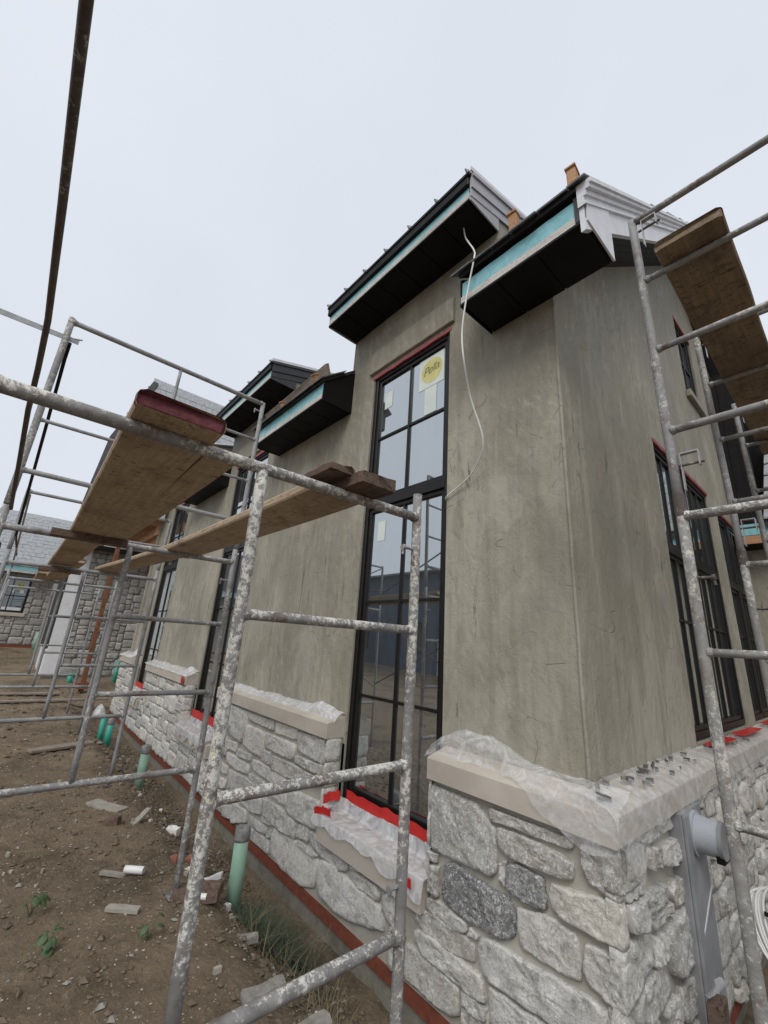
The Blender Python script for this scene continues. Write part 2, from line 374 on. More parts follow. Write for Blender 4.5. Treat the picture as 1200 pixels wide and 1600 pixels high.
# side gable wall (x = 0)
SIDE_W = [(2.0, 2.98, 1.06, 3.82), (3.04, 4.06, 1.06, 3.82), (4.5, 5.2, 1.06, 3.7), (5.24, 5.9, 1.06, 3.7)]
gw = MB(); ops = [(2.0, 4.06, 1.04, 3.84), (4.5, 5.92, 1.04, 3.72), (3.98, 4.82, 5.38, 6.72)]
yc = sorted({0.0, 8.8, 4.4} | {v for o in ops for v in o[:2]})
for a, b in zip(yc[:-1], yc[1:]):
    zc = [(0.8, None)]; mid = (a + b) / 2; z = .8
    for o in sorted([o for o in ops if o[0] <= mid <= o[1]], key=lambda t: t[2]):
        gw.add([(0, a, z), (0, b, z), (0, b, o[2]), (0, a, o[2])], [(0, 1, 2, 3)])
        z = o[3]
    gw.add([(0, a, z), (0, b, z), (0, b, roof_low(b) + .1), (0, a, roof_low(a) + .1)], [(0, 1, 2, 3)])
for (a, b, z0, z1) in ops:
    P = [(a, z0), (b, z0), (b, z1), (a, z1)]
    for i in range(4):
        (y0, q0), (y1, q1) = P[i], P[(i + 1) % 4]; gw.add([(0, y0, q0), (-.12, y0, q0), (-.12, y1, q1), (0, y1, q1)], [(0, 1, 2, 3)])
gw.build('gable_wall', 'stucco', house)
# corner bead: a slightly raised, crooked arris
cb = MB(); pts = [(.004 * nse(z * 3), -.002 + .004 * nse(z * 4, 5), z) for z in [1.0 + i * .08 for i in range(41)]]
cb.tube(pts, [.011 + .005 * nse(z * 5) for _, _, z in pts], 8); cb.build('corner_bead', 'stucco', house, smooth=True)
# lintel bands of thicker stucco, and dark backing rooms
for i, (a, b) in enumerate(W):
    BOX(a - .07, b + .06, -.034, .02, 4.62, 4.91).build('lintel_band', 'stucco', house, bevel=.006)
back = MB(); back.box(XE + .1, -.14, .14, .2, .2, 4.6); back.box(-.2, -.14, .25, 8.6, .2, 4.6); back.box(-.2, -.14, 3.7, 5.1, 5.2, 6.9); back.build('inner_lining', 'dark_grey_metal', house)

# --- windows
def window(plane, u0, u1, units, ncol, mat='glass', sticker=False, fw_=.05, rec=.02, tape=None):
    T = (lambda u, dd, z: (u, dd, z)) if plane == 'front' else (lambda u, dd, z: (-dd, u, z))
    def bx(mb, a, b, d0, d1, z0, z1):
        ps = [T(a, d0, z0), T(b, d0, z0), T(b, d1, z0), T(a, d1, z0), T(a, d0, z1), T(b, d0, z1), T(b, d1, z1), T(a, d1, z1)]
        return mb.hexa(ps)
    zb = units[0][0]; zt = units[-1][-1]
    fr = MB(); bx(fr, u0, u0 + fw_, rec, .11, zb, zt); bx(fr, u1 - fw_, u1, rec, .11, zb, zt)
    bx(fr, u0 + fw_, u1 - fw_, rec, .11, zt - fw_, zt); bx(fr, u0 + fw_, u1 - fw_, rec, .11, zb, zb + fw_)
    for k in range(len(units) - 1):
        z = units[k][-1]; bx(fr, u0 + fw_, u1 - fw_, rec - .004, .11, z - .045, z + .045)
    wn = fr.build('window', 'window_frame', house, bevel=.004)
    for k, zs in enumerate(units):
        lo = zs[0] + (fw_ if k == 0 else .045); hi = zs[-1] - (fw_ if k == len(units) - 1 else .045)
        a, b = u0 + fw_, u1 - fw_; sw = .042
        s = MB(); bx(s, a, a + sw, rec + .018, .1, lo, hi); bx(s, b - sw, b, rec + .018, .1, lo, hi)
        bx(s, a + sw, b - sw, rec + .018, .1, lo, lo + sw); bx(s, a + sw, b - sw, rec + .018, .1, hi - sw, hi); s.build('sash', 'window_frame', wn, bevel=.004)
        A, B, L, H = a + sw, b - sw, lo + sw, hi - sw
        vz = [L] + list(zs[1:-1]) + [H]; vu = [A + (B - A) * i / ncol for i in range(ncol + 1)]
        for z in zs[1:-1]: bx(MB(), A, B, rec + .026, rec + .05, z - .012, z + .012).build('muntin', 'window_frame', wn)
        for u in vu[1:-1]: bx(MB(), u - .012, u + .012, rec + .024, rec + .052, L, H).build('muntin', 'window_frame', wn)
        for i in range(ncol):
            for j in range(len(vz) - 1):
                bx(MB(), vu[i], vu[i + 1], rec + .042, rec + .05, vz[j], vz[j + 1]).build('pane', mat, wn)
    if tape:
        tp = MB(); n = 14
        for i in range(n):
            a = u0 - .02 + (u1 - u0 + .04) * i / n; b = u0 - .02 + (u1 - u0 + .04) * (i + 1) / n
            za = .012 * nse(a * 7); zb2 = .012 * nse(b * 7); d = -.006
            tp.hexa([T(a, d, zt - .012 + za), T(b, d, zt - .012 + zb2), T(b, .05, zt - .005), T(a, .05, zt - .005), T(a, d - .004, zt + .022 + za), T(b, d - .004, zt + .022 + zb2), T(b, .05, zt + .03), T(a, .05, zt + .03)])
        tp.build('flashing_tape', tape, wn)
    return wn
U = [(.40, 1.21, 2.03, 3.01), (3.01, 3.77, 4.56)]
wins = [window('front', a, b, U, 2, tape='dull_red_tape') for a, b in W]
w1 = wins[0]
# maker's sticker in the top right lite of the first window
ys_ = .056
def quad_y(x0, x1, z0, z1, y, th=.0015): return BOX(x0, x1, y - th, y, z0, z1)
quad_y(-1.455, -1.125, 4.10, 4.455, ys_ + .004).build('sticker', 'sticker_white', w1)
quad_y(-1.37, -1.215, 3.80, 4.095, ys_ + .004).build('sticker', 'sticker_white', w1)
quad_y(-1.98, -1.86, 4.12, 4.32, ys_ + .004).build('sticker', 'sticker_white', w1)
quad_y(-1.95, -1.84, 2.62, 2.82, ys_ + .004).build('sticker', 'sticker_white', w1)
dm = MB(); dm.prism([(-1.285 + .138 * math.cos(t), ys_ + .002, 4.285 + .138 * math.sin(t)) for t in [2 * math.pi * i / 32 for i in range(32)]], (0, -.0012, 0)); dm.build('sticker_disc', 'sticker_yellow', w1)
fc = bpy.data.curves.new('lettering', 'FONT'); fc.body = 'Pella'; fc.size = .135; fc.shear = .35; fc.extrude = .0006; fc.align_x = 'CENTER'; fc.offset = -.0022; fc.space_character = .88
tmp = bpy.data.objects.new('lettering_curve', fc); COL.objects.link(tmp)
me = bpy.data.meshes.new_from_object(tmp.evaluated_get(bpy.context.evaluated_depsgraph_get())); bpy.data.objects.remove(tmp)
lt = bpy.data.objects.new('lettering', me); COL.objects.link(lt); me.materials.clear(); me.materials.append(M['sticker_ink'])
lt.parent = w1; lt.location = Vector((-1.29, ys_ - .0005, 4.255)) - ROOT[house]; lt.rotation_euler = (math.pi / 2, -.12, 0)
for (a, b, z0, z1) in SIDE_W:
    window('side', a, b, [(z0, 2.05, 2.72), (2.72, z1)], 3 if b - a > .8 else 2, tape='dull_red_tape')
window('side', 4.0, 4.8, [(5.4, 6.05, 6.7)], 2, tape='dull_red_tape')
MB().box(0, .06, 3.95, 4.85, 5.28, 5.385).build('sill', 'stucco', house, bevel=.006)

# --- eaves
def rows_panel(x0, x1, n): return [(x0 + (x1 - x0) * i / n, x0 + (x1 - x0) * (i + 1) / n) for i in range(n)]
def eave(x0, x1, zs, zf, kind, left_end, right_end, teal=(.34, .92)):
    D = -.42
    e = MB(); e.box(x0 + .012, x1 - .012, D + .03, .0, zs + .03, zs + .12)
    root = e.build('eave', 'black_metal', house)
    n = max(3, round((x1 - x0) / .30))
    for a, b in rows_panel(x0 + .014, x1 - .014, n):
        p = MB(); p.box(a + .006, b - .006, D + .012, -.002, zs + .004, zs + .03)
        p.box(b - .006, b + .006, D + .012, -.002, zs + .014, zs + .03); p.build('soffit_panel', 'black_metal', root)
    MB().box(x0, x1, D - .006, D + .012, zs - .006, zs + .018).build('drip_trim', 'black_metal', root, bevel=.003)
    h = zf - zs
    if kind == 'shingle':
        fb = MB(); k = 12
        for i in range(k):
            a = x0 + (x1 - x0) * i / k; b = x0 + (x1 - x0) * (i + 1) / k; fb.box(a, b, D - .003, D + .02, zs + .018, zs + .36 * h)
        fb.build('fascia_board', 'weathered_board', root)
        tm = MB(); k = 24; x9 = x1 - (.06 if right_end == 'white' else .0)
        for i in range(k):
            a = x0 + .012 + (x9 - x0 - .012) * i / k; b = x0 + .012 + (x9 - x0 - .012) * (i + 1) / k
            o1, o2 = .004 * nse(a * 9), .004 * nse(b * 9)
            tm.hexa([(a, D + .002 + o1, zs + .355 * h), (b, D + .002 + o2, zs + .355 * h), (b, D + .02, zs + .355 * h), (a, D + .02, zs + .355 * h), (a, D + .004 + o1, zf), (b, D + .004 + o2, zf), (b, D + .02, zf), (a, D + .02, zf)])
        tm.build('membrane', 'teal_membrane', root)
        if right_end == 'white': MB().box(x1 - .06, x1 + .003, D - .008, D + .02, zs + .02, zf + .01).build('corner_trim', 'dark_grey_metal', root)
    else:
        MB().box(x0, x1, D - .002, D + .02, zs + .018, zs + .30 * h).build('fascia_board', 'weathered_board', root)
        MB().box(x0 + .01, x1 - .01, D + .004, D + .02, zs + .30 * h, zs + .58 * h).build('membrane', 'teal_membrane', root)
        MB().box(x0 - .02, x1 + .005, D - .03, D + .02, zs + .575 * h, zf).build('gutter_trim', 'black_metal', root, bevel=.008)
    for x, sd_, mat in ((x0, -1, left_end), (x1, 1, right_end)):
        if not mat: continue
        tf = (lambda y: roof_top(y) - .06) if kind == 'shingle' else (lambda y: dorm_top(y) - .03)
        mm = {'white': 'white_trim', 'grey': 'grey_trim', 'black': 'dark_grey_metal' if kind == 'metal' else 'black_metal'}[mat]
        MB().prism([(x, D + .005, zs), (x, 0.0, zs), (x, 0.0, tf(0)), (x, D + .005, tf(D))], (sd_ * .012, 0, 0)).build('end_panel', mm, root)
    return root
e1 = eave(*EAVE[0], ZS, ZF, 'shingle', 'black', 'white')
e2 = eave(*EAVE[1], ZS + .04, ZF + .05, 'shingle', 'black', 'black')
e3 = eave(*EAVE[2], ZS + .05, ZF + .06, 'shingle', 'black', 'black')
dormers = []
for i, (a, b) in enumerate(DORM):
    zo = (0, .04, .05)[i]
    e = eave(a, b, ZD + zo, ZDF + zo, 'metal', 'grey' if i == 0 else 'black', 'grey' if i == 0 else 'black')
    # shed roof sheet, seams and edge strip
    rf = MB(); y0, y1 = -.46, 1.75
    rf.hexa([(a - .02, y0, dorm_top(y0) - .02 + zo), (b + .02, y0, dorm_top(y0) - .02 + zo), (b + .02, y1, dorm_top(y1) - .02 + zo), (a - .02, y1, dorm_top(y1) - .02 + zo),
             (a - .02, y0, dorm_top(y0) + .01 + zo), (b + .02, y0, dorm_top(y0) + .01 + zo), (b + .02, y1, dorm_top(y1) + .01 + zo), (a - .02, y1, dorm_top(y1) + .01 + zo)])
    rt = rf.build('dormer_roof', 'black_metal', house)
    for k in range(7):
        x = a + (b - a) * k / 6
        MB().prism([(x, y0 - .012, dorm_top(y0) + .0 + zo), (x, y1, dorm_top(y1) + zo), (x, y1, dorm_top(y1) + .045 + zo), (x, y0 + .02, dorm_top(y0) + .055 + zo), (x, y0 - .03, dorm_top(y0) + .02 + zo)], (.012, 0, 0)).build('standing_seam', 'grey_trim', rt)
    mt = 'white_trim' if i == 0 else 'dark_grey_metal'
    bd = MB(); yy = -.42
    for k, (za, zb_, o) in enumerate(((-.25, -.16, 0), (-.155, -.03, .012), (-.03, .012, .028))):
        bd.prism([(b + .004, yy, dorm_top(yy) + za + zo), (b + .004, 1.6, dorm_top(1.6) + za + zo), (b + .004, 1.6, dorm_top(1.6) + zb_ + zo), (b + .004, yy, dorm_top(yy) + zb_ + zo)], (.014 + o, 0, 0))
    bd.build('rake_board', 'grey_trim' if i == 0 else mt, rt)
    MB().prism([(b + .03, yy - .03, dorm_top(yy) + .005 + zo), (b + .03, 1.6, dorm_top(1.6) + .005 + zo), (b + .03, 1.6, dorm_top(1.6) + .05 + zo), (b + .03, yy - .03, dorm_top(yy) + .05 + zo)], (.012, 0, 0)).build('edge_strip', 'white_trim', rt)
    for x, s_ in ((a, 1), (b, -1)):
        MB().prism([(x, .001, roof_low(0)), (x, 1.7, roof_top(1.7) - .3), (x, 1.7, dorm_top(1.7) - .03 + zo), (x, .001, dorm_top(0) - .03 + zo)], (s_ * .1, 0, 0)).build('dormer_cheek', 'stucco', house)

# --- main roof slab, rake and shingles
rs = MB()
def slab(x0, x1, y0, y1, t0=-.22, t1=0.0):
    rs.hexa([(x0, y0, roof_top(y0) + t0), (x1, y0, roof_top(y0) + t0), (x1, y1, roof_top(y1) + t0), (x0, y1, roof_top(y1) + t0),
             (x0, y0, roof_top(y0) + t1), (x1, y0, roof_top(y0) + t1), (x1, y1, roof_top(y1) + t1), (x0, y1, roof_top(y1) + t1)])
slab(XE, .40, .02, 4.4); slab(XE, .40, 4.4, 8.8)
for a, b in EAVE: slab(a, min(b, .40), -.45, .02, -.045)
slab(XE - 3.6, DORM[2][0], -.45, .02, -.045)
roof = rs.build('roof', 'roof_felt', house)
tile = None
def shingle(x, y, w_, l_, lift, parent, mat='slate', name='shingle'):
    s = MB(); y0, y1 = y, y + l_
    s.hexa([(x, y0, roof_top(y0) + lift), (x + w_, y0, roof_top(y0) + lift), (x + w_, y1, roof_top(y1) + .002), (x, y1, roof_top(y1) + .002),
            (x, y0, roof_top(y0) + lift + .016), (x + w_, y0, roof_top(y0) + lift + .016), (x + w_, y1, roof_top(y1) + .014), (x, y1, roof_top(y1) + .014)])
    return s.build(name, mat, parent)
for (a, b) in EAVE[:2]:
    x = a - .05; top = b + (.05 if b < 0 else .045)
    while x < top - .03:
        w_ = min(R.uniform(.16, .27), top - x); shingle(x + .003, -.49 + R.uniform(-.012, .012), w_ - .006, .33, .004 + R.uniform(0, .008), roof); x += w_
y = -.27; k = 0
while y < 4.3:
    for j in range(2):
        w_ = R.uniform(.17, .24); x1 = .455 + R.uniform(-.012, .015) - j * .22
        shingle(x1 - w_, y + R.uniform(-.015, .015), w_, .34, .022 + R.uniform(0, .012), roof)
    y += .19
# rake: white frieze with crown, dark grooved soffit
rk = MB()
def rake_piece(za, zb_, x0, x1, mb, y0=-.43, y1=4.42):
    mb.hexa([(x0, y0, roof_top(y0) + za), (x1, y0, roof_top(y0) + za), (x1, y1, roof_top(y1) + za), (x0, y1, roof_top(y1) + za),
             (x0, y0, roof_top(y0) + zb_), (x1, y0, roof_top(y0) + zb_), (x1, y1, roof_top(y1) + zb_), (x0, y1, roof_top(y1) + zb_)])
rake_piece(-.40, -.20, .40, .432, rk); rk.build('rake_board', 'white_trim', roof)
for za, zb_, x1 in ((-.20, -.175, .45), (-.175, -.13, .44), (-.13, -.085, .455), (-.085, -.05, .478), (-.05, -.012, .492)):
    c_ = MB(); rake_piece(za + .001, zb_, .40, x1, c_, -.445); c_.build('crown_moulding', 'white_trim', roof)
for k in range(5):
    s_ = MB(); a = .004 + k * .079; rake_piece(-.40 + .012, -.37, a, a + .074, s_, .0); s_.build('soffit_strip', 'black_metal', roof)
sb = MB(); rake_piece(-.372, -.36, .0, .40, sb, .0); sb.build('soffit_backing', 'black_metal', roof)

# --- ledges, sills, stone base
def ledge_front(x0, x1, corner=False):
    y0 = -.19; b = MB(); q_ = -.19
    if corner:
        b.add([(x0, y0, .845), (x1, y0, .845), (0, 0, .845), (x0, 0, .845), (x0, y0, .97), (x1, y0, .97), (0, 0, 1.02), (x0, 0, 1.02)],
              [(0, 3, 2, 1), (4, 5, 6, 7), (0, 1, 5, 4), (1, 2, 6, 5), (2, 3, 7, 6), (3, 0, 4, 7)])
    else:
        b.hexa([(x0, y0, .845), (x1, y0, .845), (x1, .01, .845), (x0, .01, .845), (x0, y0, .97), (x1, y0, .97), (x1, .01, 1.02), (x0, .01, 1.02)])
    return b.build('ledge_stone', 'ledge_limestone', house, bevel=.004)
ledge_front(-.975, .188, True)
ledge_front(-2.86, -2.155); ledge_front(-4.745, -2.865)
ledge_front(-6.9, -6.09); ledge_front(-8.68, -6.905); ledge_front(-11.3, -9.99)
def ledge_side(y0, y1, corner=False):
    b = MB()
    ps = [(.188, y0, .845), (.188, y1, .845), (0, y1, .845), (0, 0 if corner else y0, .845), (.188, y0, .97), (.188, y1, .97), (0, y1, 1.02), (0, 0 if corner else y0, 1.02)]
    b.hexa(ps); return b.build('ledge_stone', 'ledge_limestone', house, bevel=.004)
ledge_side(-.188, .92, True); ledge_side(.925, 2.6); ledge_side(2.605, 4.3); ledge_side(4.305, 5.98)
for a, b in W: MB().hexa([(a - .02, -.2, .12), (b + .02, -.2, .12), (b + .02, .03, .12), (a - .02, .03, .12), (a - .02, -.2, .275), (b + .02, -.2, .275), (b + .02, .03, .31), (a - .02, .03, .31)]).build('sill', 'ledge_limestone', house, bevel=.004)

SEG = [(-.965, .135), (-4.735, -2.165), (-8.67, -6.1), (-11.25, -10.0)]
mb = MB(); mb.box(-11.25, .135, -.132, .0, -.30, .118)
for a, b in SEG: mb.box(a, b, -.132, .0, .119, .845)
sbase = mb.build('stone_base', 'mortar', house)
mb = MB(); mb.box(.0, .132, -.131, 8.8, -.30, .845); sside = mb.build('stone_base', 'mortar', house)
MB().box(-11.3, .15, -.142, -.1, -.372, -.29).build('base_flashing', 'red_flashing', house)
MB().box(.1, .143, -.13, 8.8, -.372, -.29).build('base_flashing', 'red_flashing', house)
MB().box(-11.3, .11, -.118, .2, -1.0, -.36).build('foundation', 'concrete', house)
MB().box(-.1, .112, -.117, 8.8, -1.0, -.36).build('foundation', 'concrete', house)

def resample(poly, n):
    P = [Vector((p[0], p[1])) for p in poly]; L = [(P[(i + 1) % len(P)] - P[i]).length for i in range(len(P))]; T = sum(L); out_ = []
    for i in range(len(P)):
        k = max(1, round(n * L[i] / T))
        out_ += [P[i].lerp(P[(i + 1) % len(P)], j / k) for j in range(k)]
    return out_
def frac(x, y, z): return nse(x, y, z) + .5 * nse(x * 2.1, y * 2.1, z + 5) + .25 * nse(x * 4.3, y * 4.3, z + 11)
def rock(mb, poly, fn, depth, n=20, rings=4, seed=0, jag=.006, rnd_=True, flat=.6):
    P = resample(poly, n); n = len(P); c = sum(P, Vector((0, 0))) / n
    if rnd_: P = [c + ((P[i] * .8 + (P[i - 1] + P[(i + 1) % n]) * .1) - c) * 1.035 for i in range(n)]   # knock the arrises off
    P = [p + Vector((frac(p.x * 26, p.y * 26, seed), frac(p.x * 26, p.y * 26, seed + 9))) * jag for p in P]
    tx, ty = nse(seed * 1.7, 1) * .5, nse(seed * 2.3, 4) * .5
    size = max((p - c).length for p in P)
    def dep(p, t):
        e = depth * (.92 + .42 * frac(p.x * 9, p.y * 9, seed) + .30 * abs(frac(p.x * 24, p.y * 24, seed + 3)))
        return e + ((p.x - c.x) * tx + (p.y - c.y) * ty) * depth / max(size, .02)
    sc = [1.0, 1.0, .955] + [.955 * (rings - 1 - k) / rings for k in range(rings - 1)]
    vs = []; fs = []
    for k, t in enumerate(sc):
        for p in P:
            pp = c + (p - c) * t
            dd = -.02 if k == 0 else (max(depth * .25, dep(pp, t) * (.55 + .35 * nse(p.x * 14, p.y * 14, seed + 7))) if k == 1 else max(depth * .4, dep(pp, t)))
            vs.append(fn(pp.x, dd, pp.y))
    vs.append(fn(c.x, max(depth * .5, dep(c, 0)), c.y)); K = len(sc)
    for k in range(K - 1):
        for i in range(n): fs.append((k * n + i, k * n + (i + 1) % n, (k + 1) * n + (i + 1) % n, (k + 1) * n + i))
    for i in range(n): fs.append(((K - 1) * n + i, (K - 1) * n + (i + 1) % n, K * n))
    return mb.add(vs, fs)
FF = lambda u, dd, z: (u, -.131 - dd, z)
SF = lambda u, dd, z: (.131 + dd, u, z)
FRONT_NEAR=[
(0,[(-0.97,0.81),(-0.61,0.80),(-0.55,0.75),(-0.48,0.71),(-0.48,0.52),(-0.51,0.49),(-0.81,0.47),(-0.96,0.47),(-0.98,0.63)]),
(0,[(-0.51,0.81),(-0.29,0.81),(-0.03,0.81),(-0.04,0.77),(-0.16,0.76),(-0.36,0.76),(-0.50,0.75)]),
(0,[(-0.46,0.73),(-0.29,0.74),(-0.12,0.73),(-0.04,0.71),(-0.05,0.64),(-0.13,0.63),(-0.30,0.62),(-0.42,0.62),(-0.46,0.67)]),
(0,[(-0.97,0.45),(-0.89,0.45),(-0.90,0.41),(-0.97,0.40)]),
(0,[(-0.98,0.37),(-0.88,0.40),(-0.89,0.24),(-0.97,0.24)]),
(0,[(-0.84,0.43),(-0.75,0.45),(-0.57,0.43),(-0.41,0.43),(-0.37,0.38),(-0.38,0.28),(-0.44,0.24),(-0.59,0.23),(-0.78,0.23),(-0.86,0.26),(-0.84,0.37)]),
(0,[(-0.45,0.57),(-0.41,0.59),(-0.42,0.47),(-0.45,0.49)]),
(0,[(-0.40,0.58),(-0.34,0.60),(-0.20,0.59),(-0.19,0.47),(-0.26,0.45),(-0.38,0.46),(-0.41,0.48)]),
(1,[(0.01,0.81),(0.15,0.82),(0.14,0.64),(0.09,0.65),(0.03,0.66),(0.01,0.73)]),
(1,[(-0.15,0.59),(-0.04,0.60),(0.07,0.62),(0.16,0.62),(0.15,0.48),(0.07,0.47),(-0.06,0.47),(-0.15,0.48),(-0.17,0.54)]),
(0,[(-0.35,0.41),(-0.21,0.44),(-0.05,0.43),(-0.03,0.35),(-0.04,0.27),(-0.10,0.26),(-0.22,0.25),(-0.34,0.26),(-0.35,0.33)]),
(1,[(0.00,0.42),(0.04,0.43),(0.12,0.42),(0.14,0.40),(0.15,0.27),(0.08,0.26),(-0.00,0.28),(-0.02,0.33)]),
(0,[(-0.98,0.20),(-0.89,0.22),(-0.68,0.21),(-0.68,0.16),(-0.77,0.15),(-0.97,0.15)]),
(0,[(-1.07,0.12),(-0.95,0.14),(-0.73,0.15),(-0.63,0.13),(-0.63,0.06),(-0.76,0.03),(-1.01,0.03),(-1.07,0.06)]),
(0,[(-0.65,0.20),(-0.60,0.18),(-0.61,0.16),(-0.67,0.16)]),
(0,[(-1.06,0.01),(-0.96,0.03),(-0.74,0.03),(-0.58,0.02),(-0.56,-0.07),(-0.64,-0.09),(-0.82,-0.08),(-1.00,-0.08),(-1.07,-0.04)]),
(0,[(-1.14,-0.09),(-1.00,-0.09),(-0.87,-0.09),(-0.74,-0.10),(-0.73,-0.21),(-0.79,-0.25),(-0.96,-0.25),(-1.14,-0.26)]),
(0,[(-0.57,0.19),(-0.49,0.21),(-0.35,0.20),(-0.15,0.22),(0.02,0.23),(0.11,0.21),(0.12,0.15),(-0.04,0.07),(-0.22,0.04),(-0.36,0.04),(-0.54,0.03),(-0.59,0.08),(-0.59,0.15)]),
(0,[(-0.71,-0.10),(-0.63,-0.09),(-0.55,-0.09),(-0.55,-0.14),(-0.63,-0.15),(-0.69,-0.14)]),
(0,[(-0.53,0.01),(-0.45,0.01),(-0.28,0.02),(-0.20,0.02),(-0.19,-0.04),(-0.33,-0.09),(-0.52,-0.13)]),
(0,[(-0.71,-0.17),(-0.58,-0.16),(-0.57,-0.22),(-0.70,-0.24)]),
(0,[(-0.16,0.02),(-0.04,0.05),(0.08,0.09),(0.07,0.03),(-0.16,-0.04)]),
]
FRONT_MID=[
(0,[(-2.68,0.81),(-2.22,0.83),(-2.20,0.64),(-2.41,0.64),(-2.65,0.66)]),
(0,[(-2.68,0.61),(-2.20,0.63),(-2.20,0.56),(-2.42,0.54),(-2.69,0.55)]),
(0,[(-3.14,0.82),(-2.70,0.83),(-2.71,0.73),(-3.13,0.72)]),
(0,[(-3.33,0.69),(-2.70,0.69),(-2.72,0.56),(-3.00,0.55),(-3.30,0.55)]),
(0,[(-3.83,0.81),(-3.18,0.82),(-3.18,0.73),(-3.41,0.73),(-3.78,0.74)]),
(0,[(-3.84,0.68),(-3.37,0.68),(-3.33,0.44),(-3.55,0.44),(-3.83,0.47)]),
(0,[(-4.36,0.82),(-3.83,0.81),(-3.81,0.68),(-3.88,0.48),(-4.30,0.50),(-4.38,0.68)]),
(0,[(-4.63,0.81),(-4.38,0.81),(-4.42,0.76),(-4.63,0.76)]),
(0,[(-4.65,0.73),(-4.40,0.73),(-4.42,0.63),(-4.64,0.64)]),
(0,[(-4.66,0.62),(-4.41,0.61),(-4.38,0.50),(-4.62,0.48)]),
(0,[(-4.56,0.43),(-4.27,0.45),(-4.26,0.36),(-4.25,0.27),(-4.49,0.24)]),
(0,[(-4.24,0.44),(-4.00,0.45),(-3.99,0.36),(-4.23,0.35)]),
(0,[(-3.95,0.41),(-3.61,0.41),(-3.61,0.35),(-3.95,0.34)]),
(0,[(-3.33,0.52),(-3.17,0.53),(-3.16,0.42),(-3.33,0.43)]),
(0,[(-4.21,0.32),(-3.62,0.31),(-3.61,0.23),(-3.89,0.20),(-4.20,0.23)]),
(0,[(-3.15,0.51),(-2.74,0.53),(-2.41,0.52),(-2.21,0.54),(-2.23,0.47),(-2.84,0.39),(-3.13,0.40)]),
(0,[(-3.53,0.39),(-3.07,0.40),(-2.77,0.39),(-2.77,0.31),(-3.04,0.29),(-3.54,0.29)]),
(0,[(-3.57,0.25),(-3.23,0.26),(-3.21,0.20),(-3.41,0.18),(-3.58,0.21)]),
(0,[(-4.47,0.18),(-4.14,0.17),(-4.16,0.09),(-4.41,0.08)]),
(0,[(-4.41,0.02),(-4.14,0.04),(-4.13,-0.04),(-4.39,-0.09)]),
(0,[(-4.09,0.17),(-3.64,0.19),(-3.28,0.18),(-3.28,0.12),(-3.81,0.01),(-4.09,-0.01)]),
(0,[(-2.73,0.30),(-2.56,0.34),(-2.21,0.36),(-2.07,0.36),(-2.24,0.27),(-2.21,0.16),(-2.54,0.13),(-2.74,0.15)]),
(0,[(-3.20,0.13),(-2.88,0.14),(-2.53,0.12),(-2.54,-0.01),(-2.83,-0.03),(-3.15,-0.01)]),
(0,[(-3.04,0.19),(-2.78,0.29),(-2.75,0.18),(-2.89,0.17)]),
(0,[(-3.73,-0.04),(-3.22,0.11),(-3.19,-0.02),(-3.45,-0.07)]),
(0,[(-4.21,-0.22),(-3.87,-0.14),(-3.84,-0.25),(-4.09,-0.29)]),
(0,[(-3.84,-0.10),(-3.53,-0.08),(-3.49,-0.18),(-3.81,-0.28)]),
(0,[(-3.46,-0.10),(-3.07,-0.09),(-3.07,-0.15),(-3.32,-0.17)]),
(0,[(-3.19,-0.01),(-2.98,-0.01),(-2.97,-0.05),(-3.17,-0.07)]),
(0,[(-2.50,0.12),(-2.34,0.14),(-2.33,0.04),(-2.51,0.02)]),
(0,[(-3.38,-0.19),(-3.00,-0.17),(-2.97,-0.27),(-3.32,-0.28)]),
(0,[(-3.04,-0.11),(-2.95,-0.07),(-2.96,-0.14),(-3.03,-0.16)]),
(0,[(-2.90,-0.04),(-2.59,-0.02),(-2.18,-0.02),(-2.16,-0.10),(-2.19,-0.22),(-2.38,-0.28),(-2.75,-0.28),(-2.94,-0.25),(-2.95,-0.11)]),
(0,[(-2.48,0.01),(-2.21,0.01),(-2.16,-0.00),(-2.23,-0.03),(-2.48,-0.03)]),
(0,[(-2.31,0.13),(-2.16,0.12),(-1.81,0.12),(-1.77,0.05),(-1.86,0.01),(-2.13,0.01),(-2.29,0.05)]),
(0,[(-2.13,-0.01),(-1.93,0.02),(-1.57,-0.01),(-1.40,-0.01),(-1.36,-0.13),(-1.65,-0.21),(-1.93,-0.25),(-2.11,-0.22),(-2.15,-0.10)]),
(0,[(-1.76,0.11),(-1.55,0.12),(-1.55,0.10),(-1.75,0.07)]),
(0,[(-1.74,0.07),(-1.44,0.08),(-1.40,0.06),(-1.41,0.01),(-1.53,-0.00),(-1.74,0.01)]),
(0,[(-1.37,0.07),(-1.26,0.09),(-1.17,0.06),(-1.16,-0.08),(-1.36,-0.04)]),
]
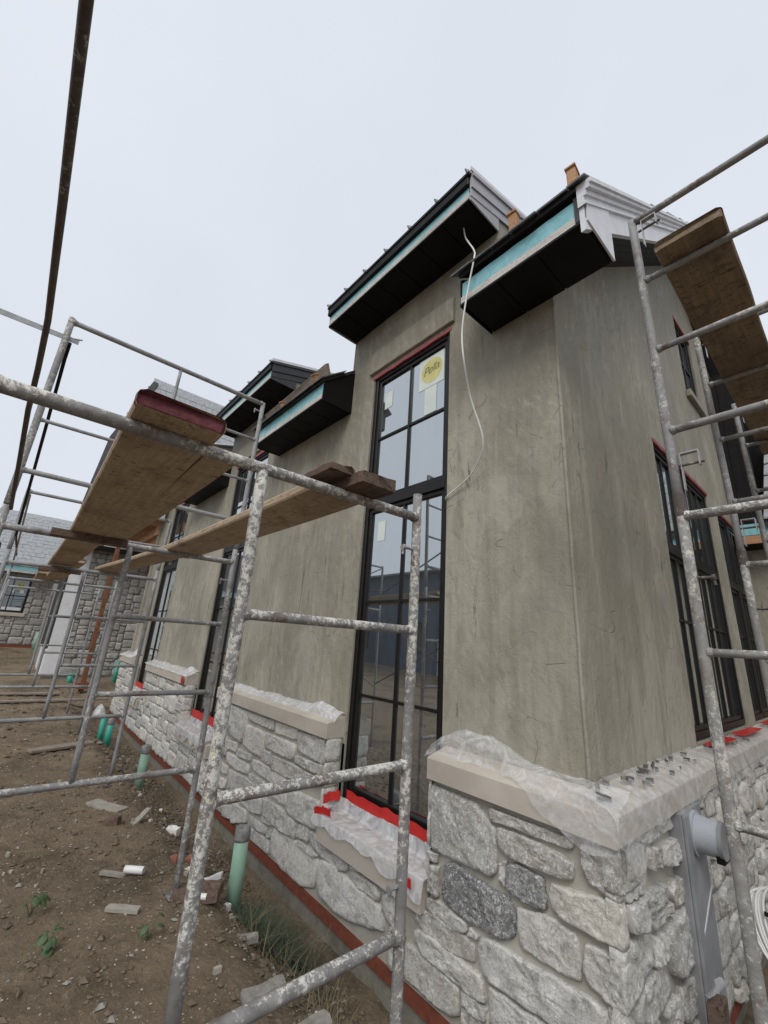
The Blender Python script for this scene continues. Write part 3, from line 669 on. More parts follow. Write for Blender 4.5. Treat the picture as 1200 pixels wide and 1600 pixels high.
SIDE_NEAR=[
(1,[(-0.18,0.83),(-0.05,0.82),(0.13,0.65),(-0.07,0.65),(-0.23,0.67)]),
(0,[(0.46,0.83),(0.69,0.82),(0.72,0.77),(0.46,0.77),(0.24,0.78),(0.29,0.82)]),
(0,[(0.25,0.76),(0.42,0.73),(0.40,0.65),(0.24,0.67)]),
(0,[(0.44,0.72),(0.82,0.71),(0.80,0.62),(0.53,0.62),(0.43,0.64)]),
(0,[(-0.06,0.65),(0.13,0.64),(0.14,0.60),(-0.05,0.61)]),
(0,[(-0.04,0.60),(0.44,0.56),(0.48,0.50),(0.10,0.50),(0.03,0.49),(-0.06,0.51)]),
(0,[(0.55,0.55),(0.85,0.51),(0.82,0.42),(0.56,0.42),(0.50,0.50)]),
(0,[(0.22,0.47),(0.49,0.47),(0.50,0.43),(0.22,0.43)]),
(1,[(-0.20,0.64),(-0.08,0.63),(-0.12,0.50),(-0.20,0.50)]),
(1,[(-0.19,0.47),(0.16,0.46),(0.20,0.41),(0.18,0.32),(-0.17,0.28),(-0.22,0.39)]),
(0,[(0.23,0.40),(0.36,0.38),(0.34,0.30),(0.19,0.30)]),
(0,[(0.40,0.37),(0.69,0.40),(0.82,0.36),(0.79,0.16),(0.56,0.15),(0.44,0.18),(0.41,0.29)]),
(0,[(-0.03,0.27),(0.28,0.28),(0.37,0.16),(0.34,0.14),(0.11,0.13),(-0.05,0.19)]),
(0,[(0.51,0.11),(0.78,0.10),(0.79,-0.04),(0.51,-0.03),(0.48,0.04)]),
(0,[(0.23,0.12),(0.41,0.12),(0.48,0.05),(0.47,0.01),(0.29,0.04)]),
(0,[(-0.18,0.27),(-0.13,0.25),(-0.09,0.21),(-0.11,0.17),(-0.21,0.21)]),
(0,[(0.70,0.83),(0.84,0.80),(0.83,0.74),(0.72,0.77)]),
]
DARK = {5, 7}
side_corner = [p for c_, p in SIDE_NEAR if c_]
ci = 0
ALLF = []
for i, (c_, poly) in enumerate(FRONT_NEAR):
    mb = MB()
    if c_:
        P2 = [(min(x, .17) if x < .12 else .168, z) for x, z in poly]
        rock(mb, P2, FF, .036, 48, 9, i, .004)
        sp = [(-.168 if y < -.12 else y, z) for y, z in side_corner[ci]]; ci += 1
        rock(mb, sp, SF, .036, 40, 8, i + 40, .004)
    else: rock(mb, poly, FF, R.uniform(.026, .040), 48, 10, i, .005)
    o = mb.build('stone', 'dark_limestone' if i in DARK else 'limestone', sbase, smooth=True)
for i, (c_, poly) in enumerate(FRONT_MID):
    mb = MB(); rock(mb, poly, FF, R.uniform(.02, .036), 30, 6, i + 60, .006); mb.build('stone', 'limestone', sbase, smooth=True)
for i, (c_, poly) in enumerate(SIDE_NEAR):
    if not c_:
        mb = MB(); rock(mb, poly, SF, R.uniform(.03, .055), 36, 8, i + 120, .006); mb.build('stone', 'limestone', sside, smooth=True)
# packed stones for the rest
def pack(u0, u1, z0, z1, cell, keep, rr, wmax=8, hmax=4):
    nu = int(round((u1 - u0) / cell)); nz = int(round((z1 - z0) / cell)); used = [[not keep(u0 + (i + .5) * cell, z0 + (j + .5) * cell) for i in range(nu)] for j in range(nz)]; res = []
    for j in range(nz):
        for i in range(nu):
            if used[j][i]: continue
            hh = rr.choice([1, 2, 2, 3, 3, hmax]); ww = rr.randint(2, wmax) if hh < 3 else rr.randint(3, wmax)
            hh = min(hh, nz - j); k = 0
            while k < ww and i + k < nu and not used[j][i + k]: k += 1
            ww = k
            while hh > 1 and any(used[j + hh - 1][i + q_] for q_ in range(ww)): hh -= 1
            if i + ww < nu - 0 and (nu - i - ww) == 1 and not used[j][i + ww]: ww += 1
            for a in range(hh):
                for b in range(ww): used[j + a][i + b] = True
            res.append((u0 + i * cell, z0 + j * cell, u0 + (i + ww) * cell, z0 + (j + hh) * cell))
    return res
def rect_poly(r, rr, gap, jit):
    a, b, c_, d_ = r[0] + gap, r[1] + gap, r[2] - gap, r[3] - gap; w_, h_ = c_ - a, d_ - b; k = min(w_, h_) * rr.uniform(.06, .2)
    J = lambda v: v + rr.uniform(-jit, jit)
    return [(J(a + k), J(b)), (J((a + c_) / 2), J(b)), (J(c_ - k), J(b)), (J(c_), J(b + k)), (J(c_), J(d_ - k)), (J(c_ - k), J(d_)), (J((a + c_) / 2), J(d_)), (J(a + k), J(d_)), (J(a), J(d_ - k)), (J(a), J(b + k))]
rr = random.Random(3)
def keepF(u, z):
    if z > .115 and not any(a + .02 < u < b - .02 for a, b in SEG): return False
    return u < -4.7 if z > -.25 else u < -4.4
PF = pack(-11.25, -4.45, -.29, .84, .066, keepF, rr)
PF.sort(key=lambda r: -r[2])
def put(parent, rects, fn, mat, depth, n, rings, lim, jit=.010, gap=.008, rnd_=True):
    rest = MB()
    for i, r in enumerate(rects):
        poly = rect_poly(r, rr, gap, jit); mb = MB() if i < lim else rest
        rock(mb, poly, fn, rr.uniform(*depth), n if i < lim else 10, rings if i < lim else 2, i + 200, .006, rnd_)
        if i < lim: mb.build('stone', mat, parent, smooth=True)
    if rest.v: tag(rest.build('stone_infill', mat, parent, smooth=True), kind='stuff')
put(sbase, PF, FF, 'limestone', (.02, .036), 22, 3, 230)
fill = [(-.62, -.29, -.2, -.1), (-.18, -.29, .14, -.06), (-1.30, -.29, -1.17, -.05), (-.98, .12, -.9, .2), (.07, .1, .16, .26), (-1.62, .10, -1.3, .118), (-4.4, -.29, -4.1, -.1)]
put(sbase, fill, FF, 'limestone', (.02, .035), 16, 3, 20, .006)
PS = pack(.95, 5.95, -.29, .84, .075, lambda u, z: True, rr, 7, 3); PS.sort(key=lambda r: r[0])
put(sside, PS, SF, 'limestone', (.025, .06), 22, 4, 230)
put(sside, [(-.12, -.29, .2, .15), (.22, -.29, .48, .0), (.5, -.29, .9, -.06), (.84, -.05, .95, .4), (.84, .42, .95, .7), (.14, .79, .24, .84), (-.03, .66, .22, .8), (.86, .7, .95, .84)], SF, 'limestone', (.025, .045), 18, 4, 20, .006)
# window-jamb returns of the stone base
for a, sgn in ((-2.165, 1), (-.965, -1), (-4.735, -1), (-6.1, 1)):
    JF = (lambda u, dd, z, a=a, s_=sgn: (a + s_ * (dd * .5 - .004), u, z))
    for z0, z1 in ((.29, .47), (.48, .66), (.67, .84)):
        mb = MB(); rock(mb, [(-.165, z0), (-.02, z0), (-.02, z1), (-.165, z1)], JF, .03, 14, 3, int(z0 * 100), .006); mb.build('stone', 'limestone', sbase, smooth=True)

# ------------------------------------------------------------------ unfinished porch eave at the far end of the front
for k in range(9):
    x = XE - .25 - k * .42
    MB().box(x, x + .045, -.40, 1.6, 4.28, 4.46).build('joist', 'fresh_wood', house)
MB().box(XE - 3.9, XE - .02, -.445, -.40, 4.27, 4.56).build('porch_fascia', 'fresh_wood', house)
MB().box(XE - 3.9, XE - .02, -.452, -.447, 4.42, 4.60).build('membrane', 'teal_membrane', house)
MB().box(XE - 3.9, XE - .02, -.1, .05, 4.02, 4.27).build('porch_beam', 'fresh_wood', house)
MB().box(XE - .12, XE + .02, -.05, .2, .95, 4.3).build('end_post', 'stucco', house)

# ------------------------------------------------------------------ neighbouring stone wings
def sl_z(x): return 4.4 + 2.0 * (-14.7 - x)
wa = thing('stone_house', (-18, 2, .1), 'grey fieldstone house with white wrapped corner and steep slate roof', 'house')
mb = MB(); mb.box(-22, -15.03, -1.40, 8, -.6, 4.35); wallA = mb.build('wall', 'grey_mortar', wa)
MB().box(-15.03, -14.985, -1.415, -.98, .12, 4.3).build('wrap_strip', 'house_wrap', wa)
MB().box(-17.9, -14.99, -1.43, -1.40, .12, .85).build('wrap_strip', 'house_wrap', wa)
for k in range(9):
    x = -15.45 - k * .27
    MB().box(x - .2, x, -1.47, -1.40, .85, 3.5).build('siding_board', 'dark_grey_metal', wa, bevel=.01)
AFn = lambda u, dd, z: (-15.03 + dd, u, z)
rr = random.Random(11)
PA = pack(-1.0, 3.0, .12, 4.2, .085, lambda u, z: True, rr, 6, 3); PA.sort(key=lambda r: r[0])
put(wallA, PA, AFn, 'grey_fieldstone', (.02, .045), 14, 2, 290, .010, .006, False)
# roof plane facing the yard: hipped corner, slate courses
edge = [(-15.2, -1.55), (-16.7, -1.24), (-18.7, -.10)]
rp = [(-14.5, -1.6, sl_z(-14.5))] + [(x, y, sl_z(x)) for x, y in edge] + [(-18.7, 9, sl_z(-18.7)), (-14.5, 9, sl_z(-14.5))]
mb = MB(); mb.prism(rp, (-.2, 0, -.12)); ra = mb.build('roof', 'roof_felt', wa)
sm = MB(); x = -14.5; k = 0
while x > -18.6:
    yl = min(p[1] for p in edge if True)
    for (xa, ya), (xb, yb) in zip([(-14.5, -1.6)] + edge[:-1], edge):
        if xb <= x <= xa: yl = ya + (yb - ya) * ((x - xa) / (xb - xa) if xb != xa else 0)
    y = yl + .02 + (k % 2) * .13
    while y < 6:
        w_ = rr.uniform(.22, .3); x2 = x - .30
        n_ = Vector((2, 0, 1)).normalized() * .03
        sm.hexa([(x + n_.x, y, sl_z(x) + n_.z), (x + n_.x, y + w_ - .012, sl_z(x) + n_.z), (x2, y + w_ - .012, sl_z(x2) + .004), (x2, y, sl_z(x2) + .004),
                 (x + n_.x * 1.8, y, sl_z(x) + n_.z * 1.8), (x + n_.x * 1.8, y + w_ - .012, sl_z(x) + n_.z * 1.8), (x2 + .02, y + w_ - .012, sl_z(x2) + .014), (x2 + .02, y, sl_z(x2) + .014)])
        y += w_
    x -= .17; k += 1
tag(sm.build('slate_courses', 'pale_slate', wa), kind='stuff')
eb = MB()
for (xa, ya), (xb, yb) in zip([(-14.5, -1.6)] + edge[:-1], edge):
    eb.prism([(xa + .1, ya - .08, sl_z(xa) - .3), (xb + .1, yb - .08, sl_z(xb) - .3), (xb + .1, yb - .08, sl_z(xb) + .05), (xa + .1, ya - .08, sl_z(xa) + .05)], (0, .22, 0))
eb.build('roof_edge_trim', 'dark_grey_metal', wa)
MB().box(-14.62, -14.5, -1.6, 8, 4.2, 4.5).build('fascia_board', 'grey_trim', wa)

wb = thing('far_stone_house', (-27, -4, .4), 'low grey stone house with pale shingle roof and teal fascia across the yard', 'house')
mb = MB(); mb.box(-32, -24.03, -12, 1.5, -.2, 3.8); wallB = mb.build('wall', 'grey_mortar', wb)
MB().box(-24.06, -23.99, -12, 1.5, -.2, .55).build('base_flashing', 'red_flashing', wb)
BFn = lambda u, dd, z: (-24.03 + dd, u, z)
PB = pack(-6.4, 1.4, .56, 3.7, .105, lambda u, z: not (-4.15 < u < -2.05 and 1.85 < z < 3.45), rr, 6, 3); PB.sort(key=lambda r: abs((r[0] + r[2]) / 2 + 2))
put(wallB, PB, BFn, 'grey_fieldstone', (.02, .045), 14, 2, 280, .012, .006, False)
wn = MB(); wn.box(-24.05, -23.99, -4.1, -2.1, 3.32, 3.4); wn.box(-24.05, -23.99, -4.1, -2.1, 1.9, 1.98); wn.box(-24.05, -23.99, -4.1, -4.02, 1.98, 3.32); wn.box(-24.05, -23.99, -2.18, -2.1, 1.98, 3.32)
wnb = wn.build('window', 'window_frame', wb)
for y in (-3.39, -2.71): MB().box(-24.04, -23.995, y - .02, y + .02, 1.98, 3.32).build('muntin', 'window_frame', wnb)
MB().box(-24.04, -23.996, -4.02, -2.18, 2.6, 2.64).build('muntin', 'window_frame', wnb)
MB().box(-24.05, -24.02, -4.02, -2.18, 1.98, 3.32).build('pane', 'far_glass', wnb)
for y in (-2.45, -3.1, -3.75):
    dm = MB(); dm.prism([(-24.016, y + .17 * math.cos(t), 3.08 + .17 * math.sin(t)) for t in [2 * math.pi * i / 20 for i in range(20)]], (.004, 0, 0)); dm.build('sticker_disc', 'sticker_yellow', wnb)
    fc = bpy.data.curves.new('lettering', 'FONT'); fc.body = 'Pella'; fc.size = .13; fc.shear = .35; fc.extrude = .001; fc.align_x = 'CENTER'
    tmp = bpy.data.objects.new('lettering_curve', fc); COL.objects.link(tmp)
    me = bpy.data.meshes.new_from_object(tmp.evaluated_get(bpy.context.evaluated_depsgraph_get())); bpy.data.objects.remove(tmp)
    lt = bpy.data.objects.new('lettering', me); COL.objects.link(lt); me.materials.clear(); me.materials.append(M['sticker_ink'])
    lt.parent = wnb; lt.location = Vector((-24.009, y, 3.04)) - ROOT[wb]; lt.rotation_euler = (math.pi / 2, 0, math.pi / 2)
for y in (-2.75, -2.42): MB().box(-24.018, -24.01, y, y + .14, 2.75, 2.9).build('sticker', 'sticker_white', wnb)
MB().box(-24.02, -24.0, -4.0, -2.2, 1.99, 2.12).build('window_film', 'house_wrap', wnb)
MB().box(-24.1, -23.93, -4.2, -2.0, 1.74, 1.895).build('sill', 'ledge_limestone', wb, bevel=.01)
def slb(x): return 3.95 + .8 * (-23.6 - x)
mb = MB(); mb.prism([(-23.55, -12, slb(-23.55)), (-27.3, -12, slb(-27.3)), (-27.3, 1.5, slb(-27.3)), (-23.55, 1.5, slb(-23.55))], (0, 0, -.15)); rb = mb.build('roof', 'roof_felt', wb)
mb = MB(); mb.prism([(-27.3, -12, slb(-27.3)), (-31.5, -12, 3.6), (-31.5, 1.5, 3.6), (-27.3, 1.5, slb(-27.3))], (0, 0, -.15)); mb.build('roof', 'roof_felt', wb)
MB().box(-23.62, -23.5, -12, 1.5, 3.62, 3.72).build('fascia_board', 'weathered_board', wb)
MB().box(-23.60, -23.515, -12, 1.5, 3.725, 3.93).build('membrane', 'teal_membrane', wb)
# shingles: shared mesh, one object each while they show
s0 = MB(); s0.hexa([(0, 0, .0), (0, .29, .0), (-.4, .29, .32 - .0), (-.4, 0, .32), (.02, 0, .035), (.02, .29, .035), (-.38, .29, .335), (-.38, 0, .335)])
sh0 = None; cnt = 0; rest = MB(); x = -23.5; k = 0
while x > -27.2:
    y = -6.0 + (k % 2) * .15
    while y < 1.2:
        vis = -4.6 < y < -.75 and cnt < 299
        loc = Vector((x, y, slb(x) + .012))
        if vis:
            if sh0 is None:
                sh0 = s0.build('shingle', 'pale_slate', rb); o = sh0; base = sh0.data
                for v in base.vertices: v.co += ROOT[rb]
            else:
                o = bpy.data.objects.new('shingle', base); COL.objects.link(o); o.parent = rb
            o.location = loc - ROOT[rb] + Vector((rr.uniform(-.01, .01), 0, rr.uniform(0, .01))); cnt += 1
        else: rest.add([Vector(v) + loc for v in s0.v], s0.f)
        y += .30
    x -= .235; k += 1
tag(rest.build('shingle_courses', 'pale_slate', rb), kind='stuff')

wc = thing('rear_wing', (2.5, 8, -.3), 'rear wing with dark panelled gable beyond the side scaffold', 'house')
MB().box(.0, 6, 6.0, 10, -.6, 3.5).build('wall', 'stucco', wc)
MB().box(.0, 6, 5.62, 6.0, 3.42, 3.46).build('soffit', 'black_metal', wc)
MB().box(.0, 6, 5.60, 5.63, 3.44, 3.56).build('fascia_board', 'fresh_wood', wc)
MB().box(.0, 6, 5.595, 5.62, 3.57, 3.74).build('membrane', 'teal_membrane', wc)
def slc(y): return 3.78 + .85 * (y - 5.55)
mb = MB(); mb.prism([(.36, 5.55, slc(5.55)), (6, 5.55, slc(5.55)), (6, 9.5, slc(9.5)), (.36, 9.5, slc(9.5))], (0, 0, -.12)); rc = mb.build('roof', 'roof_felt', wc)
k = 0; y = 5.52
while y < 7.6:
    x = .37 + (k % 2) * .12
    while x < 1.9:
        s_ = MB(); s_.hexa([(x, y, slc(y) + .02), (x + .24, y, slc(y) + .02), (x + .24, y + .4, slc(y + .4) + .003), (x, y + .4, slc(y + .4) + .003), (x, y, slc(y) + .045), (x + .24, y, slc(y) + .045), (x + .24, y + .4, slc(y + .4) + .02), (x, y + .4, slc(y + .4) + .02)])
        s_.build('shingle', 'pale_slate', rc); x += .25
    y += .22; k += 1
for k in range(3): MB().box(.0 + k * .12 + .003, .0 + k * .12 + .117, 5.6, 5.66, 3.76, 6.4).build('dark_panel', 'black_metal', wc)

bh = thing('blue_house', (-19, -20, .2), 'house wrapped in dark blue sheathing, mirrored in the tall front window', 'house')
MB().box(-31, -8.5, -26, -16.5, -.3, 6.2).build('wall', 'blue_wrap', bh)
MB().prism([(-31.5, -15.9, 6.0), (-31.5, -26.6, 6.0), (-31.5, -21.2, 7.4)], (23.5, 0, 0)).build('roof', 'roof_felt', bh)
for x in (-28, -23.5, -18, -12.5):
    o = MB().box(x, x + 1.3, -16.55, -16.46, 1.2, 3.0).build('window', 'window_frame', bh); MB().box(x + .08, x + 1.22, -16.46, -16.44, 1.28, 2.92).build('pane', 'far_glass', o)
MB().box(-15.8, -14.8, -16.56, -16.45, -.2, 2.1).build('door', 'weathered_board', bh)

# ------------------------------------------------------------------ scaffold
RT = .0215
def frame(name, label, group, plane, c, spec, base):
    """spec: list of (part, (a0,z0), (a1,z1), radius, material); a runs along y for plane x, along x for plane y"""
    T = (lambda a, z: (c, a, z)) if plane == 'x' else (lambda a, z: (a, c, z))
    t = thing(name, T(*base), label, 'scaffold', group)
    for part, p, q_, r, mat in spec:
        n = 9; pts = []
        for i in range(n):
            s_ = i / (n - 1); P = Vector(T(p[0] + (q_[0] - p[0]) * s_, p[1] + (q_[1] - p[1]) * s_))
            if 0 < i < n - 1: P += Vector((nse(P.x * 3, P.y * 3, P.z * 3), nse(P.y * 3, P.z * 3, 7), 0)) * .003
            pts.append(P)
        MB().tube(pts, r, 14).build(part, mat, t, smooth=False) if False else None
        o = MB().tube(pts, r, 14).build(part, mat, t)
        for f_ in o.data.polygons: f_.use_smooth = len(f_.vertices) == 4
        if part in ('rung', 'bearer', 'bottom_bar'):
            for e_, s_ in ((p, 1), (q_, -1)):
                a = e_[0]; sg = 1 if (q_[0] - p[0]) * s_ > 0 else -1
                wl = MB().tube([T(a + sg * .015, e_[1]), T(a + sg * .034, e_[1])], [r + .006, r + .001], 12).build('weld', mat, o)
    return t
def pins(t, plane, c, spots, mat='scaffold_pipe'):
    for a, z, da in spots:
        T = (lambda u, v, w_: (c + v, u, w_)) if plane == 'x' else (lambda u, v, w_: (u, c + v, w_))
        pb = MB(); pb.tube([T(a, 0, z), T(a + da, 0, z - .002)], .0075, 8); pb.tube([T(a + da, 0, z - .002), T(a + da * 1.08, 0, z - .035)], .006, 8)
        o = pb.build('lock_pin', mat, t)
        MB().tube([T(a + da * .98, 0, z - .002), T(a + da * 1.12, 0, z - .002)], .014, 10).build('pin_cap', mat, o)
yR, yI, yL = -1.15, -1.935, -2.675
def lowerF(cx, label, mats, zg, dz=(0, 0, 0, 0), pin=True):
    a, b = mats; L = [2.228 + dz[0], 1.73 + dz[1], 1.213 + dz[2], .69 + dz[3]]
    sp = [('leg', (yR, zg[0]), (yR, L[0] + .135), RT, a), ('leg', (yL, zg[1]), (yL, L[0] + (.02 if cx > -1 else .135)), RT, a),
          ('bearer', (yL, L[0]), (yR, L[0] + .02), RT, b), ('inner_post', (yI, L[3]), (yI, L[0]), RT * .93, a),
          ('rung', (yI, L[1]), (yR, L[1]), RT * .82, b), ('rung', (yI, L[2]), (yR, L[2]), RT * .82, b), ('bottom_bar', (yL, L[3]), (yR, L[3] - .01), RT * .95, b)]
    t = frame('scaffold', label, 'lower scaffold frames along the front wall', 'x', cx, sp, (yR, zg[0]))
    if pin: pins(t, 'x', cx, [(yR, 2.09, -.075), (yR, .82, -.06)])
    for y, z in ((yR, zg[0]), (yL, zg[1])):
        bp = MB(); bp.box(cx - .06, cx + .06, y - .06, y + .06, z - .012, z + .004); bp.build('base_plate', 'rusty_pipe', t)
    return t
def gz(x, y): return ground_h(x, y) + .005
f0 = lowerF(-.203, 'paint-splattered scaffold frame standing before the window with the yellow sticker', ('splattered_pipe', 'splattered_pipe'), (gz(-.2, yR), gz(-.2, yL)), (-.002, 0, 0, -.01))
f1 = lowerF(-2.418, 'grey lower scaffold frame under the guard frame, next to the green pipe stub', ('scaffold_pipe', 'scaffold_pipe'), (gz(-2.418, yR), gz(-2.418, yL)))
f2 = lowerF(-5.05, 'grey lower scaffold frame in front of the second tall window', ('clean_pipe', 'clean_pipe'), (gz(-5.05, yR), gz(-5.05, yL)), (.03, 0, -.02, -.05), False)
f3 = lowerF(-7.95, 'grey lower scaffold frame in front of the third stone ledge', ('clean_pipe', 'clean_pipe'), (gz(-7.95, yR), gz(-7.95, yL)), (.06, .02, -.05, -.05), False)
f4 = lowerF(-9.9, 'last lower scaffold frame, by the far end of the stone base', ('clean_pipe', 'clean_pipe'), (gz(-9.9, yR), gz(-9.9, yL)), (.03, .02, -.02, -.05), False)
def upperF(cx, label, top, zlow, mats=('clean_pipe', 'clean_pipe')):
    a, b = mats
    sp = [('leg', (yR + .005, zlow + .07), (yR + .02, top), RT * .95, b), ('leg', (yL, zlow + .07), (yL - .005, top + .01), RT, a),
          ('bearer', (yL, top - .018), (yR + .02, top - .012), RT * .92, b), ('inner_post', (-1.905, 2.616), (-1.895, top - .02), RT * .6, b),
          ('rung', (-1.9, 3.425), (yR + .01, 3.43), RT * .62, b), ('rung', (yL, 2.995), (yR + .01, 3.008), RT * .6, b), ('rung', (yL, 2.616), (yR, 2.616), RT * .85, b)]
    t = frame('scaffold', label, 'upper scaffold guard frames along the front wall', 'x', cx, sp, (yR, zlow + .07)); return t
g1 = upperF(-2.418, 'upper guard frame of grey pipe with a rusty outer post against the sky', 3.838, 2.30, ('scaffold_pipe', 'clean_pipe'))
pins(g1, 'x', -2.418, [(yR + .012, 3.74, -.06)], 'clean_pipe')
g2 = upperF(-5.05, 'upper guard frame behind the painted plank end, seen against the shingle roof', 3.10, 2.33)
for o in list(g2.children):
    if o.name.startswith('rung') or o.name.startswith('inner'):
        bpy.data.objects.remove(o) if not o.children else [bpy.data.objects.remove(c_) for c_ in list(o.children)] + [bpy.data.objects.remove(o)]
MB().tube([(-5.05, yR, 2.72), (-5.05, -2.0, 2.70)], RT * .7, 12).build('rung', 'clean_pipe', g2)
MB().tube([(-5.05, -2.0, 2.40), (-5.05, -2.0, 3.09)], RT * .8, 12).build('inner_post', 'clean_pipe', g2)
# long pieces
def pole(name, pts, r, mat, label, cat='pole', n=12, group=None):
    o = MB().tube(pts, r, n).build(name, mat, None)
    for f_ in o.data.polygons: f_.use_smooth = len(f_.vertices) == 4
    recentre(o); return tag(o, label, cat, group)
pole('guard_pole', [(1.9, -2.648, 2.70), (.42, -2.65, 2.717), (-.1, -2.65, 2.735), (-.7, -2.65, 2.743), (-1.0, -2.652, 2.68), (-1.22, -2.652, 2.574), (-1.7, -2.652, 2.49), (-2.27, -2.652, 2.376), (-2.45, -2.652, 2.35)], .0108, 'rusty_pipe', 'bent rusty guard pole running high along the outer scaffold posts')
sp_ = MB(); sp_.hexa([(-2.432, -2.60, 3.662), (-2.426, -2.60, 3.662), (-2.426, -3.6, 3.645), (-2.432, -3.6, 3.645), (-2.432, -2.60, 3.700), (-2.426, -2.60, 3.700), (-2.426, -3.6, 3.69), (-2.432, -3.6, 3.69)])
st_ = thing('brace_strap', (-2.42, -3.1, 3.66), 'flat galvanised brace strap pinned to the rusty guard post', 'brace')
sp_.build('strap', 'galvanised', st_); MB().tube([(-2.40, -2.63, 3.68), (-2.36, -2.585, 3.672)], .006, 8).build('strap_pin', 'galvanised', st_)
pole('cross_brace', [(-2.45, -2.65, 3.66), (-2.6, -2.655, 3.60), (-5.02, -2.655, 2.55)], .0125, 'black_metal', 'dark diagonal brace falling from the rusty guard post', 'brace')
pole('cross_brace', [(-5.08, -2.655, 3.05), (-7.9, -2.655, 2.45)], .011, 'galvanised', 'bright galvanised diagonal brace beside the shingle roof', 'brace')
pole('cross_brace', [(-5.08, yL + .02, .9), (-7.92, yL + .02, 2.2)], .011, 'clean_pipe', 'grey diagonal brace low between the second and third frames', 'brace')
pole('cross_brace', [(-2.45, yL + .025, 2.12), (-5.02, yL + .025, .95)], .011, 'rusty_pipe', 'rusty diagonal brace low on the outer side of the scaffold', 'brace')
pole('cross_brace', [(-2.45, yL + .045, .95), (-5.02, yL + .045, 2.12)], .011, 'rusty_pipe', 'rusty diagonal brace rising to the second frame', 'brace')
pole('guard_rail', [(-4.9, yL, 2.62), (-7.9, yL + .02, 2.68), (-8.2, yL + .02, 2.68)], .012, 'rusty_pipe', 'orange rusted guard rail in front of the shingle roof', 'rail')

# planks
def plank(label, x0, x1, y0, y1, z, th, mat, axis_='x', paint=None, skew=0.0, rough_end=False, group='wooden scaffold planks', seed=0):
    P = MB(); n = 26; sect = [(0, .25), (.02, .04), (.08, 0), (.92, 0), (.98, .04), (1, .25), (1, .75), (.98, .96), (.92, 1), (.08, 1), (.02, .96), (0, .75)]; k = len(sect)
    for i in range(n):
        s_ = i / (n - 1); s_ = s_ if True else 0
        u = x0 + (x1 - x0) * (s_ ** 1.6)
        for (a, b) in sect:
            yy = y0 + (y1 - y0) * a; zz = z + th * b
            uu = u
            if i == 0:
                uu = u + (.03 * max(0, abs(a - .5) - .38) / .12) * (1 if x1 > x0 else -1)
                if rough_end: uu += .05 * nse(a * 6, b * 2, seed) * (1 if x1 > x0 else -1)
            wob = .004 * nse(u * 2, a * 3, seed); 
            p = (uu, yy + skew * (u - x0) + wob, zz + .003 * nse(u * 3, a * 5, seed + 4) * (1 if b > .5 else 0) - (.008 * math.sin(math.pi * s_) if abs(x1 - x0) > 2 else 0))
            P.v.append(p if axis_ == 'x' else (p[1], p[0], p[2]))
    for i in range(n - 1):
        for j in range(k): P.f.append((i * k + j, i * k + (j + 1) % k, (i + 1) * k + (j + 1) % k, (i + 1) * k + j)); P.mi.append(0)
    P.f += [tuple(range(k)), tuple(range((n - 1) * k, n * k))]; P.mi += [1 if paint else 0, 0]
    t = thing('scaffold_plank', (0, 0, 0), label, 'plank', group)
    c = Vector(((x0 + x1) / 2, (y0 + y1) / 2, z)); c = c if axis_ == 'x' else Vector((c.y, c.x, c.z)); t.location = c; ROOT[t] = c
    if not paint: P.build('board', mat, t)
    else:
        P.f.pop(-2); P.mi.pop(-2); P.build('board', mat, t)
        E_ = MB(); e0 = [Vector(p) for p in P.v[:k]]; cen = sum(e0, Vector()) / k
        e1 = [cen + (p - cen) * 1.006 + Vector((.004, 0, 0)) for p in e0]; e2 = [cen + (p - cen) * 1.006 - Vector((.012, 0, 0)) for p in e0]
        E_.add(e1 + e2, [tuple(range(k))] + [(i, (i + 1) % k, k + (i + 1) % k, k + i) for i in range(k)]); E_.build('painted_end', paint, t)
    return t
ZB = 2.252
plank('pale scaffold plank with dark red painted end over the left walkway', -.075, -2.75, -2.372, -2.122, ZB, .05, 'plank_wood_x', paint='red_paint', skew=-.022, seed=1)
plank('narrow scaffold plank wedged beside the red-ended plank', -.28, -2.7, -2.112, -2.0, ZB + .002, .045, 'plank_wood_x', skew=-.005, seed=2)
plank('scaffold plank with a dark rotten broken end near the wall', -.27, -2.7, -1.685, -1.42, ZB + .006, .047, 'plank_wood_x', rough_end=True, skew=.004, seed=3)
rt_ = thing('rotten_offcut', (-.22, -1.6, 2.30), 'dark rotten broken timber at the end of the wall-side plank', 'timber', None)
def broken(x0, x1, y0, y1, z0, th, seed):
    mb = MB(); n = 7; m_ = 5
    for i in range(n + 1):
        for j, (b_, zz) in enumerate(((0, 0), (1, 0), (1, 1), (.75, 1.0), (.5, 1), (.25, 1), (0, 1))):
            jx = (.035 * nse(b_ * 5, zz * 3, seed) if i in (0, n) else 0); u = x0 + (x1 - x0) * i / n
            mb.v.append((u + jx, y0 + (y1 - y0) * b_ + .008 * nse(u * 12, b_ * 3, seed), z0 + th * zz * (1 + .35 * nse(u * 13, b_ * 6, seed + 2)) ))
    k = 7
    for i in range(n):
        for j in range(k): mb.f.append((i * k + j, i * k + (j + 1) % k, (i + 1) * k + (j + 1) % k, (i + 1) * k + j)); mb.mi.append(0)
    mb.f += [tuple(range(k)), tuple(range(n * k, n * k + k))]; mb.mi += [0, 0]; return mb
broken(-.33, -.13, -1.70, -1.585, 2.30, .026, 2).build('timber', 'rotten_wood', rt_)
broken(-.285, -.055, -1.60, -1.425, 2.257, .046, 9).build('timber', 'rotten_wood', rt_)
plank('left walkway plank from the second frame to the third', -2.40, -5.3, -2.30, -2.06, ZB + .052, .045, 'plank_wood_x', skew=0, seed=4)
plank('walkway plank near the wall from the second frame to the third', -2.42, -5.25, -1.62, -1.37, ZB + .054, .045, 'plank_wood_x', skew=.075, seed=5)
